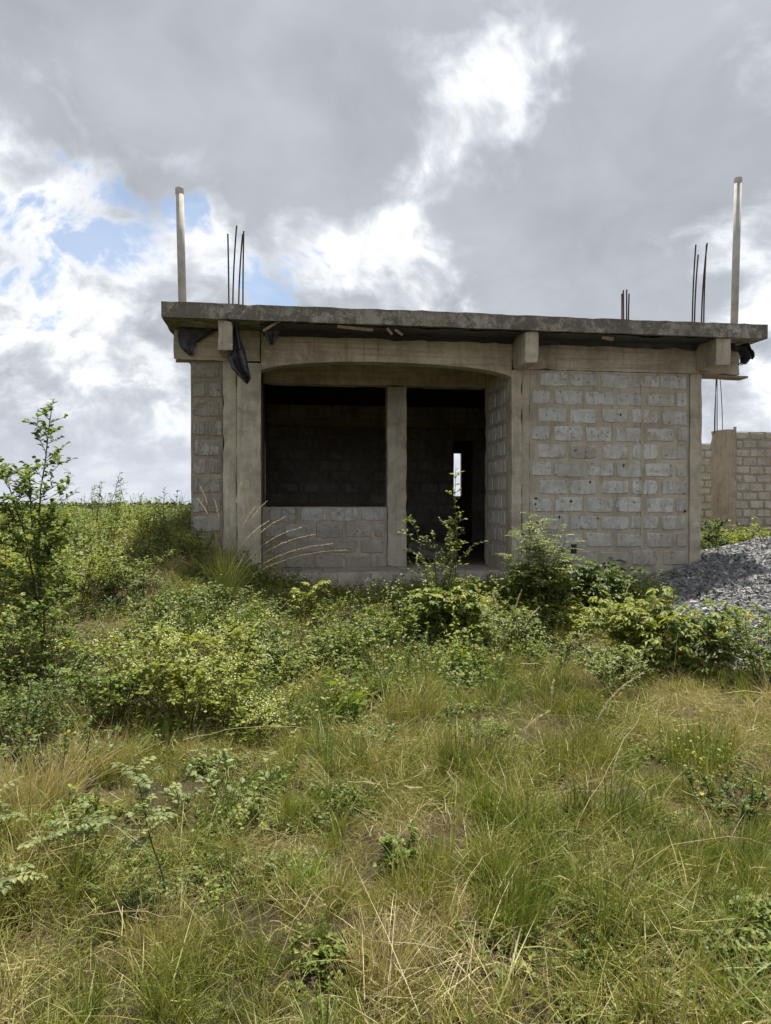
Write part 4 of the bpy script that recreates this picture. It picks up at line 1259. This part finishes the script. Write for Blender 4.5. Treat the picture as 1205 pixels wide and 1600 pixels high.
# ---------------------------------------------------------------- grass tufts and plumed grasses
def tuft(label, x, y, H, n, rad, mat, seed, lean=.42, w=.005, bias=(0, 0)):
    r = random.Random(seed)
    e = Geo()
    for _ in range(n):
        a = r.uniform(0, 6.283); q = rad * math.sqrt(r.random())
        b = Vector((math.cos(a) * q, math.sin(a) * q, -.02))
        ld = (Vector((math.cos(a), math.sin(a), 0)) * .6 + rdir(r) * .6 + Vector((bias[0], bias[1], 0))).normalized()
        e.blade(b, H * r.uniform(.5, 1.05), ld, abs(r.gauss(.15, lean)), w * r.uniform(.6, 1.3), r.random(), 5, r.uniform(1.4, 2.4), rdir(r))
    root = e.obj('grass_tuft', mat)
    root.location = (x, y, ground_z(x, y))
    tag(root, label, 'grass tuft', 'grass tufts')
TUFTS = [(795, 2.72, .30, 420, .13, 'lush_grass', 'dense upright green tuft in the lower right foreground'),
         (768, 3.15, .26, 260, .10, 'lush_grass', 'dark green tuft just behind the dense upright foreground tuft'),
         (1040, 3.2, .27, 300, .12, 'lush_grass', 'green tuft right of the foreground centre'),
         (1150, 3.25, .28, 340, .14, 'lush_grass', 'bright green tuft at the right edge of the foreground'),
         (478, 3.0, .24, 90, .06, 'bright_grass', 'wide bladed light green tuft left of the centre foreground'),
         (395, 7.7, .26, 260, .13, 'bright_grass', 'bright yellow green tuft on the slope below the left pillar'),
         (735, 4.3, .34, 420, .20, 'grass', 'pale leaning tuft in the middle of the meadow'),
         (640, 5.4, .34, 380, .22, 'grass', 'pale green tuft at the far side of the meadow'),
         (900, 4.4, .36, 420, .22, 'grass', 'long leaning tuft right of the middle meadow'),
         (880, 5.6, .34, 380, .22, 'grass', 'tall tuft beneath the small bushes on the right'),
         (1090, 4.6, .32, 360, .20, 'lush_grass', 'green tuft near the right side of the meadow'),
         (600, 2.5, .22, 260, .12, 'dry_grass', 'straw coloured tuft at the bottom centre'),
         (250, 2.6, .22, 260, .14, 'dry_grass', 'straw coloured tuft at the lower left'),
         (60, 3.9, .36, 420, .22, 'dry_grass', 'brown dry tuft at the left edge of the meadow'),
         (150, 4.3, .30, 360, .2, 'dry_grass', 'brown dry tuft below the flowering bush'),
         (650, 2.95, .25, 260, .12, 'grass', 'yellowing tuft in the centre foreground'),
         (940, 2.75, .26, 260, .12, 'grass', 'leaning yellow green tuft at the lower right')]
for i, (xx, D, H, n, rad, mt, lb) in enumerate(TUFTS):
    X, Y = px(xx, D)
    tuft(lb, X, Y, H, n, rad, mt, 300 + i, bias=(.25, -.1))

def plumed(label, x, y, culms, seed, leaves=120, mat='straw'):
    """culms: list of (dx, dy, length, lean x, lean y, plume length)"""
    r = random.Random(seed)
    e = empty('plumed_grass', (x, y, ground_z(x, y)))
    tag(e, label, 'grass', 'plumed grasses')
    B = Geo()
    for _ in range(leaves):
        a = r.uniform(0, 6.283); q = .13 * math.sqrt(r.random())
        B.blade(Vector((math.cos(a) * q, math.sin(a) * q, -.02)), r.uniform(.35, .85), rdir(r) + Vector((.3, -.1, 0)), abs(r.gauss(.2, .35)), .005 * r.uniform(.6, 1.2), r.random(), 5, 2.0, rdir(r))
    if leaves:
        o = B.obj('blades', 'grass', e); o['kind'] = 'stuff'
    for (dx, dy, L, lx, ly, pl) in culms:
        pts = []
        for i in range(11):
            f = i / 10
            pts.append(Vector((dx + lx * f ** 2.3, dy + ly * f ** 2.3, L * (f - .07 * f ** 5 * (.6 + abs(lx) * 1.6)))))
        C = Geo(); C.tube(pts, .0021, .0011, 4, r.random())
        c = C.obj('culm', mat, e)
        P = Geo()
        for k in range(int(85 * pl / .22)):
            f = 1 - (pl / L) * r.random() ** .9
            q, t_ = at_pts(pts, max(.05, min(f, .999)))
            dd = (t_ * 1.0 + rdir(r, r.uniform(-.6, .6)) * .38)
            P.leaf(q, dd, r.uniform(.016, .034), .0030, Vector((r.gauss(0, 1), r.gauss(0, 1), 1)), r.random(), .1, .0, False)
        o = P.obj('plume', 'plume', c)
        o['kind'] = 'stuff'
X, Y = px(352, 7.9)
rr = random.Random(77)
plumed('tall plumed grass leaning right in front of the left pillar', X, Y,
       [(-.05, 0, 1.42, -.22, 0, .26), (0, 0, 1.36, .02, 0, .26), (.02, 0, 1.45, .16, -.05, .28), (.05, 0, 1.28, .40, -.05, .26), (.06, 0, 1.12, .58, -.05, .26), (.06, .02, 1.02, .76, -.1, .28),
        (.08, 0, .86, 1.08, -.1, .34), (.08, 0, .80, 1.22, -.15, .36), (.0, .02, 1.25, -.12, .0, .24), (.06, 0, .95, .90, 0, .26), (.03, 0, 1.2, .28, .05, .26), (-.02, 0, 1.05, .46, .1, .26), (.0, 0, 1.3, -.30, 0, .24)], 1, 260)
X, Y = px(275, 9.8)
plumed('plumed grass leaning left on the mound skyline beside the house', X, Y,
       [(-.02, 0, .62, -.62, 0, .26), (0, 0, .58, -.30, 0, .22), (.02, 0, .54, -.22, .05, .22), (0, 0, .45, -.40, 0, .2), (.03, 0, .5, .05, 0, .18)], 2, 90)
X, Y = px(925, 4.9)
plumed('fallen pinkish plume lying diagonally over the right grass', X, Y, [(0, 0, .55, .38, .1, .42)], 3, 0)
X, Y = px(800, 4.5)
plumed('short pale plume drooping in the middle right grass', X, Y, [(0, 0, .36, .22, .0, .16), (.25, .1, .5, .05, .1, .1)], 4, 0)
X, Y = px(790, 6.6)
plumed('brown arching plumes beside the doorway bushes', X, Y, [(0, 0, .85, -.10, .1, .2), (.05, 0, .75, .25, 0, .24), (.02, 0, .9, .12, .0, .2)], 5, 40)
X, Y = px(955, 7.6)
plumed('thin yellow stalks rising before the right block wall', X, Y, [(0, 0, 1.0, -.05, .0, .16), (.08, 0, .75, .1, 0, .14)], 6, 20)

# long bent dry stalks lying over the meadow
def stalk(label, p0, p1, bow, seed, rad=.0017):
    r = random.Random(seed)
    (x0, y0, h0), (x1, y1, h1) = p0, p1
    a = Vector((x0, y0, ground_z(x0, y0) + h0)); b = Vector((x1, y1, ground_z(x1, y1) + h1))
    pts = []
    for i in range(10):
        f = i / 9
        q = a.lerp(b, f); q.z += bow * math.sin(math.pi * f); q += Vector((r.gauss(0, .006), r.gauss(0, .006), r.gauss(0, .005)))
        pts.append(q - a)
    g = Geo(); g.tube(pts, rad, rad * .5, 5, r.random())
    o = g.obj('dry_stalk', 'straw'); o.location = a
    tag(o, label, 'stalk', 'dry stalks lying over the grass')
def pz(xp, D, h): 
    q = px(xp, D); return (q[0], q[1], h)
STALKS = [(pz(285, 4.35, .22), pz(480, 4.45, .25), .03, 'long pale stalk lying level below the flowering bush'),
          (pz(330, 3.4, .05), pz(420, 3.5, .22), .08, 'bowed straw stalk in the left middle grass'),
          (pz(930, 2.9, .0), pz(1200, 3.0, .22), .12, 'long yellow stalk bowing to the right edge'),
          (pz(925, 2.85, .0), pz(1150, 2.55, .05), .14, 'arched straw stalk in the lower right grass'),
          (pz(700, 2.6, .02), pz(760, 2.9, .22), .05, 'dark yellow stalk leaning beside the dense tuft'),
          (pz(100, 2.7, .1), pz(290, 2.6, .12), .04, 'pale stalk lying across the lower left grass'),
          (pz(880, 3.3, .0), pz(1000, 3.9, .45), .05, 'tall slanting stalk in the right meadow'),
          (pz(1010, 3.6, .0), pz(1015, 3.7, .40), .02, 'upright straw stalk in the right meadow'),
          (pz(760, 5.2, .0), pz(772, 5.3, .48), .02, 'upright pale stalk in the far middle grass'),
          (pz(1045, 5.4, .0), pz(1060, 5.6, .62), .05, 'forked looking dead stem below the leaning bush'),
          (pz(560, 2.5, .02), pz(690, 2.42, .10), .06, 'short straw stalk bent at the bottom centre'),
          (pz(420, 2.45, .02), pz(530, 2.75, .16), .10, 'bent straw stalk at the bottom left of centre')]
for i, (a, b, bow, lb) in enumerate(STALKS):
    stalk(lb, a, b, bow, 500 + i)

# ---------------------------------------------------------------- far treeline on the plain
def treeline():
    r = random.Random(9)
    g = Geo()
    for k in range(1500):
        x = r.uniform(-260, 120); y = r.uniform(240, 330)
        h = r.uniform(.8, 2.4) * (1 + .5 * mnoise.noise(Vector((x * .02, 0, 3))))
        for _ in range(7):
            c = Vector((x + r.gauss(0, 1.8), y + r.gauss(0, 1.5), .3 + h * r.uniform(.2, 1)))
            g.leaf(c, rdir(r, r.uniform(-.4, .6)), r.uniform(1., 1.8), r.uniform(.8, 1.4), Vector((r.gauss(0, 1), -1, r.gauss(.5, 1))), r.random())
    o = g.obj('far_trees', 'far_leaf')
    tag(o, 'thin dark line of distant trees on the horizon', 'trees', kind='stuff')
treeline()
